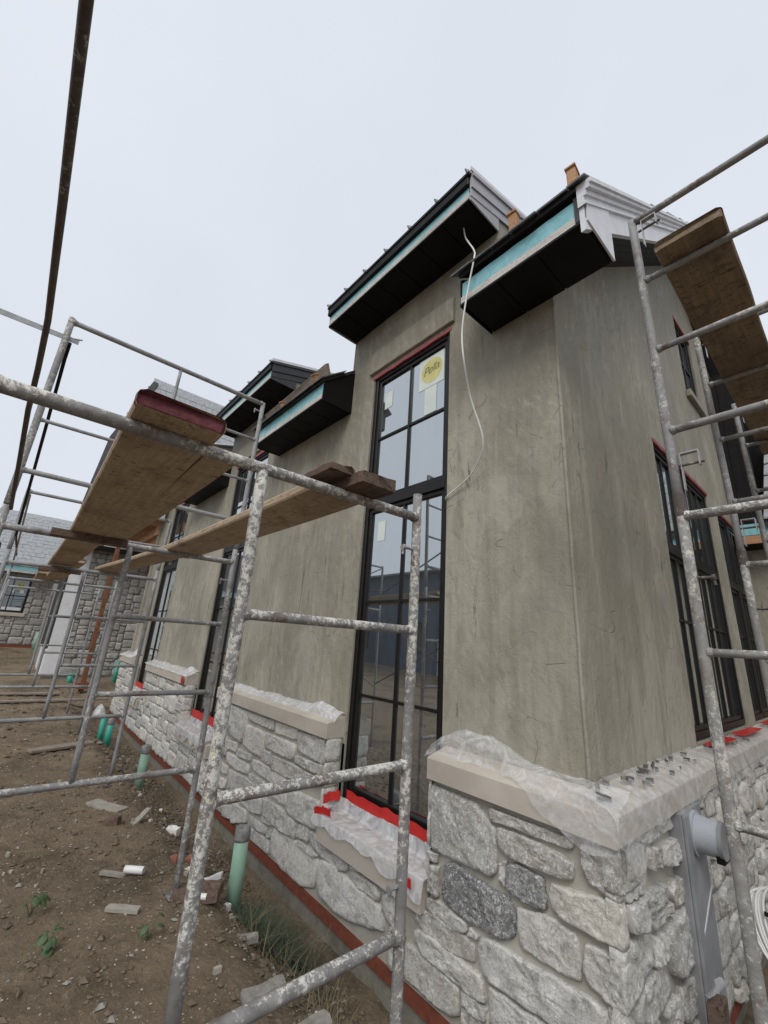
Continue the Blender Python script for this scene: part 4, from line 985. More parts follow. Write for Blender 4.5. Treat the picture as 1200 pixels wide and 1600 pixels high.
plank('far walkway plank beyond the third frame', -5.0, -8.3, -2.20, -1.95, ZB + .10, .045, 'plank_wood_x', skew=0, seed=6)
plank('farthest walkway plank at the end of the scaffold', -7.7, -10.3, -2.32, -2.08, ZB + .15, .045, 'plank_wood_x', seed=7)
for x, y0, y1, l in ((-2.36, -2.42, -1.98, 'dark wooden cleat under the left walkway planks at the guard frame'), (-4.98, -2.38, -1.98, 'dark wooden cleat under the left walkway planks at the third frame')):
    single('wood_cleat', MB().box(x, x + .09, y0, y1, 2.205, 2.250), 'rotten_wood', l, 'timber')

# side scaffold
xa, xb = .642, 2.166
GL = [1.718, 1.105, .48]; GU = [4.160, 3.711, 3.242, 2.759]
def lowerG(cy, label, mats, zg):
    a, b = mats
    sp = [('leg', (xa, zg), (xa, 2.40), RT * 1.02, a), ('leg', (xb, zg), (xb, 2.40), RT, a), ('bearer', (xa, 2.316), (xb, 2.316), RT, b)]
    sp += [('rung', (xa, z), (xb, z - .004), RT * .78, a) for z in GL]
    t = frame('scaffold', label, 'lower scaffold frames along the side wall', 'y', cy, sp, (xa, zg))
    pins(t, 'y', cy, [(xa, 2.03, .075)], 'rusty_pipe'); return t
def clip(t, cy, z):
    c_ = MB(); x = xa + .03; th = .006
    c_.box(x, x + .004, cy - .014, cy + .014, z - .12, z + .06); c_.box(x, x + .075, cy - .014, cy + .014, z + .06, z + .066); c_.box(x + .071, x + .077, cy - .014, cy + .014, z - .01, z + .0595)
    o = c_.build('brace_clip', 'galvanised', t); MB().tube([(x - .02, cy, z + .005), (x + .09, cy, z + .005)], .007, 8).build('clip_bolt', 'rusty_pipe', o)
def upperG(cy, label, mat):
    sp = [('leg', (xa, 2.345), (xa - .015, 4.18), RT * .98, mat), ('leg', (xb, 2.345), (xb, 4.18), RT * .98, mat)]
    sp += [('bearer' if i == 0 else 'rung', (xa, z), (xb, z - .006), RT * (.9 if i in (0, 3) else .78), mat) for i, z in enumerate(GU)]
    t = frame('scaffold', label, 'upper scaffold frames along the side wall', 'y', cy, sp, (xa, 2.345))
    clip(t, cy, 4.07); clip(t, cy, 2.56)
    cp = MB(); cp.tube([(xa, cy, 2.30 + .02), (xa, cy, 2.42)], RT + .004, 14); cp.build('coupling', 'rusty_pipe', t); return t
lowerG(-.26, 'yellow-splattered lower frame at the side wall, crossing the meter riser', ('yellow_pipe', 'splattered_pipe'), gz(.64, -.26) - .02)
upperG(-.26, 'upper side frame with square brace clips carrying the end of the side plank', 'scaffold_pipe')
lowerG(1.10, 'second lower frame at the side wall, before the black side windows', ('yellow_pipe', 'scaffold_pipe'), gz(.64, 1.1))
upperG(1.10, 'second upper frame at the side wall, under the middle of the side plank', 'scaffold_pipe')
lowerG(2.45, 'third lower frame at the side wall, beyond the black side windows', ('scaffold_pipe', 'scaffold_pipe'), gz(.64, 2.45))
upperG(2.45, 'third upper frame at the side wall, near the dark panelled wing', 'scaffold_pipe')
plank('dark water-stained plank high on the side scaffold', -.41, 2.85, .735, 1.03, 3.729, .060, 'plank_wood_y', 'y', skew=-.004, rough_end=False, seed=9)

# ------------------------------------------------------------------ polythene sheets
def sheet(name, mat, label, fn, nu, nv, amp, seed, group='plastic sheets on the ledges'):
    P = MB()
    for i in range(nu + 1):
        for j in range(nv + 1):
            p = Vector(fn(i / nu, j / nv))
            rg = lambda a_, b_, c_: 1 - 2 * abs(nse(a_, b_, c_)) ** .8
            q_ = Vector((nse(p.x * 7, p.y * 7 + seed, p.z * 7) * .7, nse(p.x * 7 + 5, p.y * 7, p.z * 7 + seed) * .7, rg(p.x * 6 + p.y * 2, p.y * 9, seed) * .55))
            q2 = Vector((0, 0, rg(p.x * 17 - p.y * 9, p.y * 19, seed + 2))) * .35
            P.v.append(tuple(p + (q_ + q2) * amp))
    P.f = [(i * (nv + 1) + j, (i + 1) * (nv + 1) + j, (i + 1) * (nv + 1) + j + 1, i * (nv + 1) + j + 1) for i in range(nu) for j in range(nv)]; P.mi = [0] * len(P.f)
    o = P.build(name, mat, None, smooth=True); recentre(o); return tag(o, label, 'plastic sheet', group)
def lerp(a, b, t): return a + (b - a) * t
def prof(pts, t):
    t = t * (len(pts) - 1); i = min(int(t), len(pts) - 2); f_ = t - i
    return tuple(pts[i][k] + (pts[i + 1][k] - pts[i][k]) * f_ for k in range(len(pts[0])))
def near_front(s, t):
    x = lerp(-1.06, .215, s); hang = .17 * sst(-.32, .0, x) + .03 * nse(x * 7)
    ed = -.105 - .095 * sst(-.5, -.2, x) + .02 * nse(x * 6, 3); bul = .10 * sst(-1.05, -.75, x) * (1 - sst(-.6, -.2, x)) + .025
    zl = .0 if x > -.97 else -.5 * (-.97 - x)
    y, z = prof([(-.012, 1.035 + bul * .35), (-.05, 1.03 + bul), (-.10, 1.0 + bul * .7), (ed, .985 + .012), (ed - .012, .985 - hang * .5), (ed - .018, .98 - hang)], t)
    return (x, y, z + zl)
sheet('plastic_sheet', 'polythene', 'crumpled clear plastic sheet over the corner end of the front ledge', near_front, 90, 26, .016, 1)
def near_side(s, t):
    y = lerp(-.215, 1.75, s); hang = .10 + .05 * nse(y * 4, 2) + .20 * math.exp(-((y - .02) / .13) ** 2) + .05 * math.exp(-((y - .75) / .2) ** 2)
    x, z = prof([(.01, 1.04), (.09, 1.025), (.165, 1.005), (.20, .975), (.208, .975 - hang * .5), (.212, .97 - hang)], t); return (x, y, z)
sheet('plastic_sheet', 'polythene', 'clear plastic sheet draped around the corner and along the side ledge', near_side, 120, 26, .014, 2)
def far_side(s, t):
    y = lerp(1.7, 5.6, s); hang = .13 + .06 * nse(y * 3, 5)
    x, z = prof([(.03, 1.035), (.09, 1.03), (.165, 1.01), (.20, .98), (.21, .975 - hang * .5), (.22, .97 - hang)], t); return (x, y, z)
sheet('plastic_sheet', 'polythene', 'clear plastic sheet on the side ledge below the black windows', far_side, 120, 20, .018, 3)
def mk_ledge(x0, x1, bul, cov, seed):
    def fn(s, t):
        x = lerp(x0, x1, s); hang = .02 + .03 * max(0, nse(x * 4, seed)) + .05 * sst(x1 - .35, x1, x) * 0
        b = bul * (.25 + .3 * nse(x * 2.2, seed + 2) + .8 * math.exp(-((x - x1 + .3) / .22) ** 2)) ; ed = -cov + .02 * nse(x * 5, seed)
        y, z = prof([(-.015, 1.03 + b * .6), (-.05, 1.02 + b), (-.1, .995 + b * .6), (ed, .985), (ed - .012, .985 - hang)], t); return (x, y, z)
    return fn
sheet('plastic_sheet', 'white_polythene', 'white plastic sheet along the second ledge, between two tall windows', mk_ledge(-4.8, -2.14, .07, .11, 4), 130, 20, .012, 4)
sheet('plastic_sheet', 'white_polythene', 'white plastic sheet along the third ledge with a red tape tab', mk_ledge(-8.75, -6.05, .07, .19, 5), 110, 16, .014, 5)
sheet('plastic_sheet', 'white_polythene', 'white plastic sheet bunched on the last ledge by the far corner', mk_ledge(-11.35, -10.0, .16, .2, 6), 60, 14, .03, 6)
def mk_sill(x0, x1, z0, h0, seed):
    def fn(s, t):
        x = lerp(x0, x1, s); hang = h0 * (.35 + .65 * abs(nse(x * 3.5, seed)) * 2) * (1 + .6 * sst(.7, 1, s))
        y, z = prof([(-.012, z0 + .12), (-.05, z0 + .04), (-.13, z0 + .035), (-.215, z0 + .02), (-.225, z0 - hang * .5), (-.23, z0 - hang)], t); return (x, y, z)
    return fn
sheet('plastic_sheet', 'white_polythene', 'crumpled plastic sheet taped over the sill of the stickered window', mk_sill(-2.2, -.955, .285, .06, 7), 110, 30, .012, 7)
sheet('plastic_sheet', 'white_polythene', 'plastic sheet taped over the sill of the second tall window', mk_sill(-6.12, -4.8, .285, .14, 8), 70, 20, .014, 8)
sheet('plastic_sheet', 'white_polythene', 'plastic sheet taped over the sill of the third tall window', mk_sill(-10.0, -8.75, .285, .12, 9), 60, 18, .024, 9)
sheet('plastic_sheet', 'white_polythene', 'small white plastic lump on the ground at the far end of the stone base', lambda s, t: (lerp(-11.5, -11.0, s), lerp(-.55, -.15, t), ground_h(-11.2, -.4) + .34 * math.sin(math.pi * s) * math.sin(math.pi * t)), 26, 22, .03, 12)

def tape(label, pts, wdt, mat='red_tape', nrm=(0, -1, 0), seed=0):
    n = 14; P = MB(); N = Vector(nrm)
    for i in range(n + 1):
        p = Vector(prof(pts, i / n)); off = N * (.004 + .006 * abs(nse(i * .9, seed)))
        wv = Vector((0, 0, 1)) * wdt * (1 + .35 * nse(i * .8, seed + 3)) if abs(nrm[2]) < .5 else Vector((1, 0, 0)) * wdt
        for o_ in (p + off, p + wv + off * 1.5, p + wv + off * 1.5 - N * .003, p + off - N * .003): P.v.append(tuple(o_))
    for i in range(n):
        for j in range(4): P.f.append((i * 4 + j, i * 4 + (j + 1) % 4, (i + 1) * 4 + (j + 1) % 4, (i + 1) * 4 + j)); P.mi.append(0)
    P.f += [(0, 1, 2, 3), tuple(n * 4 + k for k in (3, 2, 1, 0))]; P.mi += [0, 0]
    return single('tape_strip', P, mat, label, 'tape', 'red tape strips')
tape('long bright red tape strip along the foot of the stickered window', [(-2.03, -.008, .405), (-1.7, -.008, .400), (-1.35, -.008, .41), (-1.0, -.008, .405)], .075, seed=1)
tape('loose red tape tab at the left end of the sill below the stickered window', [(-2.155, -.15, .36), (-2.15, -.09, .375), (-2.10, -.02, .385)], .07, seed=2)
tape('red tape scrap lying on the plastic of the nearest sill', [(-2.18, -.215, .30), (-2.08, -.20, .325), (-1.97, -.20, .335)], .05, seed=3)
tape('small red tape patch at the right end of the nearest sill', [(-1.075, -.245, .255), (-1.02, -.25, .25)], .05, seed=4)
tape('red tape strip along the foot of the second tall window', [(-6.05, -.01, .40), (-5.4, -.01, .42), (-4.8, -.01, .40)], .11, seed=5)
tape('red tape strip along the foot of the third tall window', [(-9.95, -.01, .38), (-9.3, -.01, .40), (-8.8, -.01, .40)], .12, seed=6)
tape('red tape tab on the end of the third ledge', [(-6.22, -.215, .86), (-6.10, -.215, .86)], .10, seed=7)
tape('red tape on the side ledge below the nearer black window', [(.035, 2.0, 1.045), (.06, 2.4, 1.05), (.05, 2.7, 1.045)], .09, nrm=(0, 0, 1), seed=8)
tape('wide red tape on the side ledge below the middle black window', [(.03, 3.0, 1.045), (.05, 3.4, 1.05), (.04, 3.9, 1.045)], .11, nrm=(0, 0, 1), seed=9)
tape('red tape on the side ledge below the farther black windows', [(.03, 4.5, 1.045), (.05, 5.0, 1.05), (.04, 5.8, 1.045)], .11, nrm=(0, 0, 1), seed=10)

# scraps of mortar and slate on the side ledge
rr = random.Random(21)
for k in range(44):
    y = rr.uniform(.3, 3.2) if k > 5 else (-.02, .12, .35, .6, .3, -.1)[k]; x = rr.uniform(.03, .15); s_ = rr.uniform(.006, .02) * (1.5 if k < 6 else 1); z = 1.055 - (x) * .25
    mb = MB(); ang = rr.uniform(0, 3.1); ca, sa = math.cos(ang), math.sin(ang)
    poly = [(s_ * 1.6 * math.cos(t) * rr.uniform(.7, 1), s_ * .6 * math.sin(t) * rr.uniform(.7, 1)) for t in [2 * math.pi * i / 7 for i in range(7)]]
    rock(mb, [(x + a * ca - b * sa, y + a * sa + b * ca) for a, b in poly], lambda u, dd, v, z=z: (u, v, z + dd), .006, 9, 2, k, .003)
    dk = k % 3 != 1
    single('mortar_scrap', mb, 'dark_scrap' if dk else 'rubble_grey', 'dark slate or mortar scrap on the plastic of the side ledge' if dk else 'pale stone chip on the plastic of the side ledge', 'scrap', 'scraps on the side ledge')

# ------------------------------------------------------------------ cable, meter riser
def smooth_path(pts, n=8):
    o_ = []
    P = [Vector(p) for p in pts]; P = [P[0]] + P + [P[-1]]
    for i in range(1, len(P) - 2):
        for k in range(n):
            t = k / n; a, b, c_, d_ = P[i - 1], P[i], P[i + 1], P[i + 2]
            o_.append(.5 * ((2 * b) + (c_ - a) * t + (2 * a - 5 * b + 4 * c_ - d_) * t * t + (3 * b - a - 3 * c_ + d_) * t ** 3))
    o_.append(P[-2]); return o_
o = MB().tube(smooth_path([(-.655, -.25, 5.33), (-.629, -.25, 5.176), (-.46, -.36, 4.80), (-.375, -.47, 4.55), (-.418, -.47, 4.36), (-.46, -.47, 4.143), (-.495, -.46, 3.927), (-.493, -.44, 3.70), (-.555, -.28, 3.485), (-.535, -.15, 3.152), (-.691, -.06, 2.991), (-.86, -.028, 2.91), (-.992, -.02, 2.856), (-1.03, .02, 2.84)]), .0065, 8).build('hanging_cable', 'white_plastic', None, smooth=True)
recentre(o); tag(o, 'loose white cable hanging from the dormer soffit beside the tall window', 'cable')
mr = thing('meter_riser', (.2, .87, -.4), 'grey electric meter base and flat conduit riser on the side stone base', 'meter')
MB().box(.12, .205, .67, 1.06, -.55, .842).build('riser_channel', 'conduit_grey', mr, bevel=.006)
MB().box(.205, .222, .68, .76, -.5, .83).build('channel_lip', 'conduit_grey', mr, bevel=.003)
mb = MB(); mb.tube([(.205, .88, .715), (.222, .88, .715)], .115, 36); mb.build('mounting_ring', 'meter_grey', mr, smooth=False)
mb = MB(); mb.tube([(.215, .88, .715), (.335, .88, .715)], [.098, .088], 36); o = mb.build('meter_socket', 'meter_grey', mr)
mb = MB(); mb.tube([(.33, .88, .715), (.35, .88, .715)], .093, 36); mb.build('socket_rim', 'conduit_grey', o)
MB().box(.31, .347, .82, .94, .612, .65).build('socket_notch', 'black_metal', o)
mb = MB(); mb.hexa([(.206, .79, .24), (.209, .79, .24), (.209, 1.05, .40), (.206, 1.05, .40), (.206, .79, .255), (.209, .79, .255), (.209, 1.05, .415), (.206, 1.05, .415)]); mb.build('scrape_mark', 'white_trim', mr)
sk = thing('wooden_stake', (.3, .45, -.4), 'dark wet stake with torn white plastic on top beside the riser', 'stake')
mb = MB(); mb.hexa([(.27, .38, -.5), (.34, .38, -.5), (.34, .46, -.5), (.27, .46, -.5), (.27, .45, .13), (.34, .45, .15), (.34, .55, .16), (.27, .55, .14)]); mb.build('shaft', 'rotten_wood', sk, bevel=.006)
sh_ = MB()
for i in range(7):
    for j in range(5): sh_.v.append((.30 + .02 * nse(i * .9, j * .9) + .02 * (j - 2) * .4, .41 + .045 * i + .01 * nse(i, j, 4), .20 - .012 * i + .03 * (j - 2) * (1 - abs(i - 3) / 4) + .012 * nse(i * 1.3, j * 1.1, 8)))
sh_.f = [(i * 5 + j, i * 5 + j + 1, i * 5 + j + 6, i * 5 + j + 5) for i in range(6) for j in range(4)]; sh_.mi = [0] * 24; sh_.build('torn_plastic', 'house_wrap', sk, smooth=True)
ck_ = thing('cable_coil', (.52, 1.45, -.35), 'coil of white cable hanging behind the side scaffold post', 'cable')
for k in range(7):
    pts = []; r1 = .17 + .006 * k
    for i in range(25):
        t = 2 * math.pi * i / 24; pts.append((.42 + .10 * math.sin(t) + .012 * k, 1.28 + .05 * math.cos(t) + .01 * (k % 3), .22 + r1 * math.cos(t + .4) ))
    MB().tube(pts, .007, 8).build('loop', 'white_plastic', ck_, smooth=True)
MB().tube([(.40, 1.26, .30), (.56, 1.26, .30)], .012, 8).build('tie', 'black_metal', ck_)

# ------------------------------------------------------------------ roof odds and ends
def block(label, x, y, z, w_, d_, h_, rx, mat='fresh_wood', name='roof_bracket', cat='bracket'):
    t = thing(name, (x, y, z), label, cat, 'wooden roof brackets'); o = MB().box(x - w_ / 2, x + w_ / 2, y - d_ / 2, y + d_ / 2, z, z + h_).build('block', mat, t, bevel=.004)
    MB().box(x - w_ / 2 - .006, x + w_ / 2 + .006, y - d_ / 2 - .012, y + d_ / 2 + .02, z + h_, z + h_ + .014).build('cleat', mat, t)
    t.rotation_euler = (rx, 0, .1); return t
block('orange timber roof bracket above the corner eave, next to the white rake', .335, -.30, roof_top(-.30) + .01, .06, .07, .22, .0)
block('orange timber roof bracket where the corner eave meets the stepped dormer', -.115, -.30, roof_top(-.30) + .01, .065, .07, .21, .1)
block('orange timber roof bracket propping the board on the second eave', -2.80, -.36, roof_top(-.36) + .01, .05, .05, .12, .5)
block('small orange timber bracket midway along the second eave', -3.62, -.38, roof_top(-.38) + .01, .05, .05, .10, .3)
single('roof_plank', MB().hexa([(-4.25, -.31, roof_top(-.31) + .03), (-2.66, -.31, roof_top(-.31) + .03), (-2.66, -.26, roof_top(-.26) + .03), (-4.25, -.26, roof_top(-.26) + .03),
       (-4.25, -.37, roof_top(-.31) + .13), (-2.66, -.37, roof_top(-.31) + .20), (-2.66, -.32, roof_top(-.26) + .20), (-4.25, -.32, roof_top(-.26) + .13)]), 'roof_board', 'weathered board on edge along the second eave roof', 'board', bevel=.004)

# ------------------------------------------------------------------ yard: pipes, column, debris, plants
def stub(label, x, y, h, r, mat, wrap=True, lean=(0, 0), group='plastic pipe stubs'):
    z = ground_h(x, y) - .08; top = (x + lean[0], y + lean[1], z + .08 + h)
    t = thing('pipe_stub', (x, y, z), label, 'pipe', group); MB().tube([(x, y, z), top], r, 24).build('pipe', mat, t)
    for f_ in t.children[0].data.polygons: f_.use_smooth = len(f_.vertices) == 4
    if wrap:
        pts = [Vector(top) + Vector((0, 0, d_)) for d_ in (-.07, -.05, -.02, .01, .022)]; mb = MB().tube(pts, [r * 1.03, r * 1.12, r * 1.06, r * 1.1, r * .8], 22)
        mb.v = [(p[0] + .006 * nse(p[0] * 60, p[1] * 60, p[2] * 60), p[1] + .006 * nse(p[1] * 60, p[2] * 60), p[2] + .008 * nse(p[0] * 40, p[1] * 40, 3)) for p in mb.v]; mb.build('end_wrap', 'grey_wrap', t, smooth=True)
    return t
stub('tall pale green pipe stub with grey wrapped top beside the grass clump', -2.36, -.735, .50, .052, 'green_pvc', lean=(.0, -.0))
stub('pale green pipe stub with grey wrapped top below the third tall window bay', -5.2, -.785, .46, .052, 'green_pvc')
stub('bright teal pipe stub, the left of a close pair by the wall', -7.75, -.86, .38, .045, 'teal_pvc', False)
stub('bright teal pipe stub, the right of a close pair by the wall', -7.55, -.78, .40, .05, 'teal_pvc')
stub('short bright green pipe stub near the rusty column', -14.4, -.75, .26, .07, 'teal_pvc', False)
stub('short bright green pipe stub behind the last ledge', -14.3, .35, .6, .05, 'teal_pvc', False)
stub('green pipe stub at the foot of the far stone wall', -23.3, -1.35, .75, .09, 'green_pvc', False)
cl = thing('steel_column', (-13, -.6, .1), 'rust brown steel porch column in front of the fieldstone wall', 'column')
MB().box(-13.05, -12.95, -.655, -.545, -.1, 4.05).build('shaft', 'rusty_steel', cl, bevel=.008); MB().box(-13.13, -12.87, -.73, -.47, .0, .16).build('base_plate', 'rusty_steel', cl)
MB().box(-13.12, -12.88, -.72, -.48, 4.05, 4.07).build('cap_plate', 'rusty_steel', cl)

def on_ground(x, y): return ground_h(x, y) + .018
def slabby(name, label, cat, x, y, l_, w_, th, ang, mat, group=None, tilt=.1, jag=.006, seed=0, n=14):
    mb = MB(); ca, sa = math.cos(ang), math.sin(ang); rq = random.Random(seed)
    poly = [(-l_ / 2, -w_ / 2 * rq.uniform(.6, 1)), (0, -w_ / 2), (l_ / 2, -w_ / 2 * rq.uniform(.6, 1)), (l_ / 2 * rq.uniform(.9, 1.05), w_ / 2), (0, w_ / 2 * rq.uniform(.8, 1.1)), (-l_ / 2, w_ / 2)]
    z = on_ground(x, y); rock(mb, [(x + a * ca - b * sa, y + a * sa + b * ca) for a, b in poly], lambda u, dd, v: (u, v, z + dd + tilt * ((u - x) * ca + (v - y) * sa)), th, n, 2, seed, jag, rnd_=False)
    return single(name, mb, mat, label, cat, group)
o = MB(); z = on_ground(-2.82, -1.34) + .022; o.tube([(-2.86, -1.385, z), (-2.77, -1.28, z)], .024, 18, cap=False); o.tube([(-2.77, -1.28, z), (-2.86, -1.385, z)], .020, 18, cap=False); single('pipe_offcut', o, 'white_plastic', 'short white pipe offcut on the bare soil', 'pipe')
o = MB(); z = on_ground(-2.24, -1.05) + .022; o.tube([(-2.29, -1.10, z), (-2.21, -1.01, z)], .018, 16); single('pipe_offcut', o, 'white_plastic', 'white offcut poking out from the dark wood scrap', 'pipe')
slabby('wood_scrap', 'dark broken wood scrap beside the scaffold post', 'scrap', -2.33, -1.03, .32, .20, .035, .9, 'rotten_wood', seed=3, n=18)
slabby('wood_scrap', 'small brown wood block left on the soil under the scaffold', 'scrap', -3.9, -1.30, .14, .08, .04, .7, 'rotten_wood', seed=4)
slabby('paper_strip', 'grey cardboard strip flat on the soil near the weeds', 'scrap', -2.42, -1.47, .21, .05, .004, .85, 'paper_scrap', tilt=0, seed=5)
slabby('paper_strip', 'thin grey strip flat on the soil beside the white pipe offcut', 'scrap', -2.92, -1.44, .20, .03, .004, .75, 'paper_scrap', tilt=0, seed=6)
slabby('paper_strip', 'pale torn sheet around the foot of a scaffold post', 'scrap', -4.35, -1.28, .45, .15, .004, .5, 'paper_scrap', tilt=0, seed=7, n=20)
slabby('paper_strip', 'pointed pale paper scrap beside the torn sheet', 'scrap', -3.85, -1.1, .24, .06, .006, 2.0, 'paper_scrap', tilt=.6, seed=8)
slabby('foam_chunk', 'white angular foam chunk on the clods by the trench', 'scrap', -3.75, -.78, .13, .08, .05, .6, 'foam_white', seed=9)
slabby('foam_chunk', 'small white foam crumb at the foot of the tall green pipe', 'scrap', -2.27, -.82, .05, .035, .025, .4, 'foam_white', seed=10)
slabby('brick_piece', 'broken red brick piece on the trench edge', 'brick', -3.05, -.80, .15, .12, .05, .9, 'brick_red', seed=11)
slabby('brick_piece', 'small red brick fragment sunk in the soil', 'brick', -2.95, -1.0, .09, .06, .02, .3, 'brick_red', seed=12)
slabby('curved_scrap', 'pale curled plastic scrap leaning on the trench edge', 'scrap', -2.72, -.80, .22, .05, .02, .8, 'house_wrap', tilt=.5, seed=13)
slabby('white_scrap', 'white splinter beside the broken brick', 'scrap', -2.80, -.93, .13, .025, .012, .75, 'foam_white', seed=14)
slabby('concrete_piece', 'broken grey slab edge beside the low scaffold bar', 'rubble', -1.30, -1.02, .22, .09, .03, 1.35, 'rubble_grey', seed=15)
slabby('concrete_piece', 'small pale slab corner beside the grass clump', 'rubble', -1.85, -.86, .14, .05, .02, 1.1, 'rubble_grey', seed=16)
slabby('concrete_piece', 'flat grey slab fragment at the foot of the splattered frame', 'rubble', -1.0, -.95, .25, .10, .03, 1.5, 'rubble_grey', seed=17)
for k, (x, y, l_, a, lab) in enumerate([(-11.5, -1.9, 3.4, .10, 'weathered board lying across the yard before the far house'), (-12.6, -2.6, 3.0, .05, 'second weathered board on the yard, nearer the far house'), (-7.0, -1.45, .8, .4, 'short board flat on the soil by the close pair of teal pipes')]):
    z = ground_h(x, y) + .015; ca, sa = math.cos(a + 1.45), math.sin(a + 1.45); c_ = Vector((x, y, z)); u = Vector((ca, sa, 0)) * l_ / 2; v = Vector((-sa, ca, 0)) * .09; h_ = Vector((0, 0, .04))
    single('board', MB().hexa([c_ - u - v, c_ + u - v, c_ + u + v, c_ - u + v, c_ - u - v + h_, c_ + u - v + h_, c_ + u + v + h_, c_ - u + v + h_]), 'roof_board', lab, 'board', bevel=.006)
rr = random.Random(5)
for k in range(36):                                            # loose pale chips in the near yard
    x = rr.uniform(-5.5, -1.0); y = rr.uniform(-2.5, -.55)
    slabby('stone_chip', 'small pale stone chip on the bare soil', 'stone', x, y, rr.uniform(.018, .04), rr.uniform(.010, .022), rr.uniform(.005, .011), rr.uniform(0, 3), 'foam_white' if k % 6 == 0 else 'pale_gravel', 'pale chips on the soil', .0, .004, 100 + k, 9)
# gravel and clods, countless
OCT = [(1, 0, 0), (-1, 0, 0), (0, 1, 0), (0, -1, 0), (0, 0, 1), (0, 0, -1), (.6, .6, .55), (-.6, .6, .5), (-.6, -.6, .55), (.6, -.6, .5)]
def litter(name, mat, n, smin, smax, seed, band=None):
    rq = random.Random(seed); P = MB()
    for k in range(n):
        if band and rq.random() < band: x = -rq.uniform(.3, 8.5); y = -rq.uniform(.22, .95)
        elif rq.random() < .35: x = -rq.uniform(5, 14); y = -rq.uniform(.6, 3.4)
        else: x = -rq.uniform(.4, 5.5); y = -rq.uniform(.3, 2.9)
        s_ = smin + (smax - smin) * rq.random() ** 3; 
        if x < -6: s_ *= 1.7
        z = ground_h(x, y) + .020 * nse(x * 6, y * 6, 1) + s_ * .25; a = rq.uniform(0, 6.28); ca, sa = math.cos(a), math.sin(a)
        e = (rq.uniform(.7, 1.5), rq.uniform(.6, 1.1), rq.uniform(.35, .8)); o_ = len(P.v)
        for (px, py, pz) in OCT[:6]:
            j = rq.uniform(.75, 1.2); px, py, pz = px * e[0] * s_ * j, py * e[1] * s_ * j, pz * e[2] * s_ * j
            P.v.append((x + px * ca - py * sa, y + px * sa + py * ca, z + pz))
        for f_ in ((0, 2, 4), (2, 1, 4), (1, 3, 4), (3, 0, 4), (2, 0, 5), (1, 2, 5), (3, 1, 5), (0, 3, 5)): P.f.append(tuple(i + o_ for i in f_)); P.mi.append(0)
    return tag(P.build(name, mat, None), 'loose ' + name.replace('_', ' ') + ' scattered over the yard', 'gravel' if 'gravel' in name else 'soil', kind='stuff')
litter('gravel', 'pale_gravel', 9000, .002, .009, 31); litter('soil_clods', 'soil_clod', 9000, .004, .030, 32, .62); litter('rubble', 'rubble_grey', 1500, .004, .026, 33, .62)

def blade(P, x, y, z, l_, a, lean, w_, droop):
    ca, sa = math.cos(a), math.sin(a); prev = None
    for i in range(4):
        t = i / 3; r = lean * t * l_; h_ = l_ * t - droop * t * t * l_; ww = w_ * (1 - t * .9); c_ = Vector((x + ca * r, y + sa * r, z + h_)); s_ = Vector((-sa, ca, 0)) * ww
        P.v += [tuple(c_ - s_), tuple(c_ + s_)]
        if i: n = len(P.v); P.f.append((n - 4, n - 3, n - 1, n - 2)); P.mi.append(0)
def tuft(name, label, spots, mat, lr, seed):
    rq = random.Random(seed); P = MB()
    for (cx, cy, rad, n) in spots:
        for k in range(n):
            r = rad * math.sqrt(rq.random()); a = rq.uniform(0, 6.28); x, y = cx + r * math.cos(a) * 1.5, cy + r * math.sin(a)
            y = min(y, -.17); blade(P, x, y, ground_h(x, y) - .02, rq.uniform(*lr), rq.uniform(0, 6.28), rq.uniform(.3, 1.6), rq.uniform(.0012, .003), rq.uniform(.25, .95))
    return tag(P.build(name, mat, None), label, 'grass', kind='stuff')
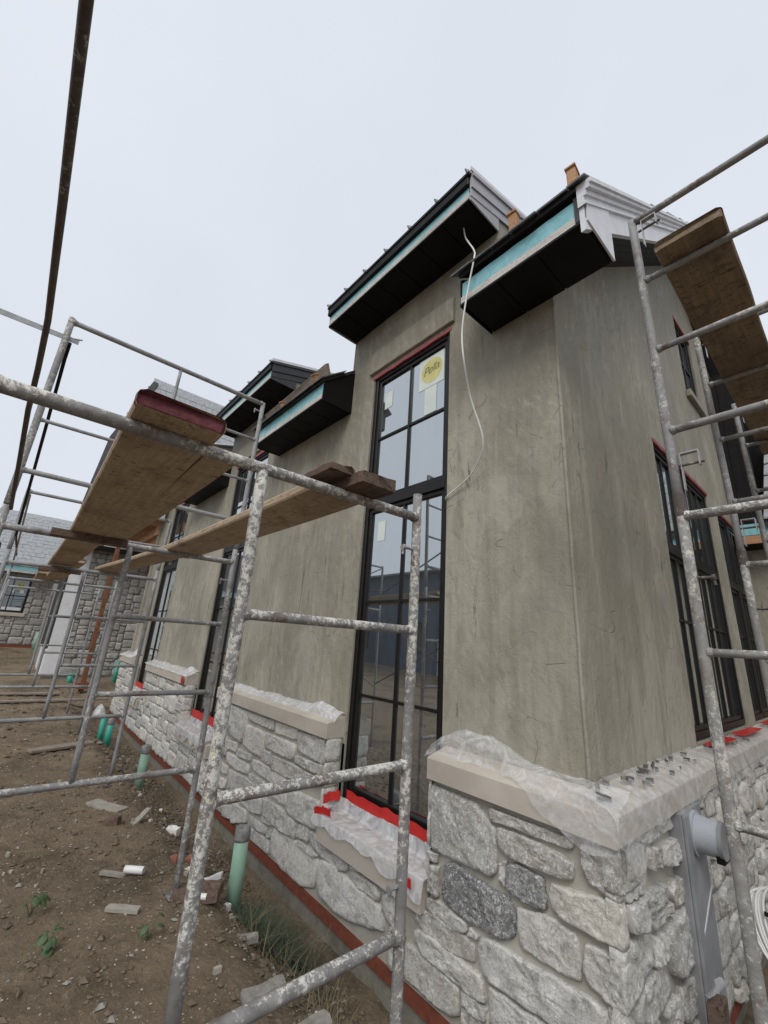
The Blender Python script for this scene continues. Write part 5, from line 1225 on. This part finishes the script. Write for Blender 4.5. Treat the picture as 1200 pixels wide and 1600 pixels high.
tuft('grass', 'green grass clump in the trench against the stone base', [(-2.05, -.58, .19, 1300), (-1.75, -.50, .13, 260), (-2.4, -.48, .10, 120)], 'grass_blade', (.10, .28), 41)
tuft('grass', 'dry grass stalks beside the green clump in the trench', [(-1.25, -.6, .2, 110), (-1.9, -.58, .3, 200), (-2.6, -.5, .2, 60)], 'dry_grass', (.12, .30), 42)
tuft('grass', 'thin far grass in front of the far stone house', [(-21, -2.2, 1.6, 1800), (-19, -3.3, 1.4, 900)], 'grass_blade', (.08, .25), 43)
tuft('grass', 'grass growing along the foot of the side stone base', [(.5, .9, .25, 300), (.6, 1.7, .4, 500), (.5, 2.6, .5, 500)], 'grass_blade', (.08, .25), 44)
for k, o in enumerate(x for x in bpy.data.objects if x.name.startswith('grass')):
    pass
def weed(label, x, y, leaves, seed):
    rq = random.Random(seed); z = ground_h(x, y); t = thing('weed', (x, y, z), label, 'plant', 'broad-leaved weeds on the soil')
    for k in range(leaves):
        a = rq.uniform(0, 6.28); l_ = rq.uniform(.035, .065); h_ = rq.uniform(.03, .11); b = Vector((x + math.cos(a) * .03, y + math.sin(a) * .03, z + h_)); u = Vector((math.cos(a), math.sin(a), rq.uniform(-.35, .15))).normalized(); s_ = Vector((-math.sin(a), math.cos(a), 0)); n_ = u.cross(s_)
        P = MB(); prof_ = [(0, .004), (.15, .45), (.4, .62), (.65, .5), (.88, .22), (1, .01)]
        for tt, ww in prof_:
            for sgn in (-1, 0, 1): P.v.append(tuple(b + u * l_ * tt + s_ * l_ * ww * sgn * .75 + n_ * (.010 if sgn == 0 else .0) - Vector((0, 0, .025 * tt * tt))))
        for i in range(5):
            for j in range(2): P.f.append((i * 3 + j, i * 3 + j + 1, i * 3 + j + 4, i * 3 + j + 3)); P.mi.append(0)
        lf = P.build('leaf', 'weed_leaf', t, smooth=True); MB().tube([(x, y, z - .01), tuple(b)], .0018, 6).build('stem', 'weed_leaf', lf)
weed('upright weed with two broad green leaves on the open soil', -2.70, -1.93, 6, 1)
weed('low spreading green weed nearer the scaffold bar', -2.28, -1.86, 7, 2)
weed('small dark weed beside the scaffold post', -2.05, -1.40, 4, 3)
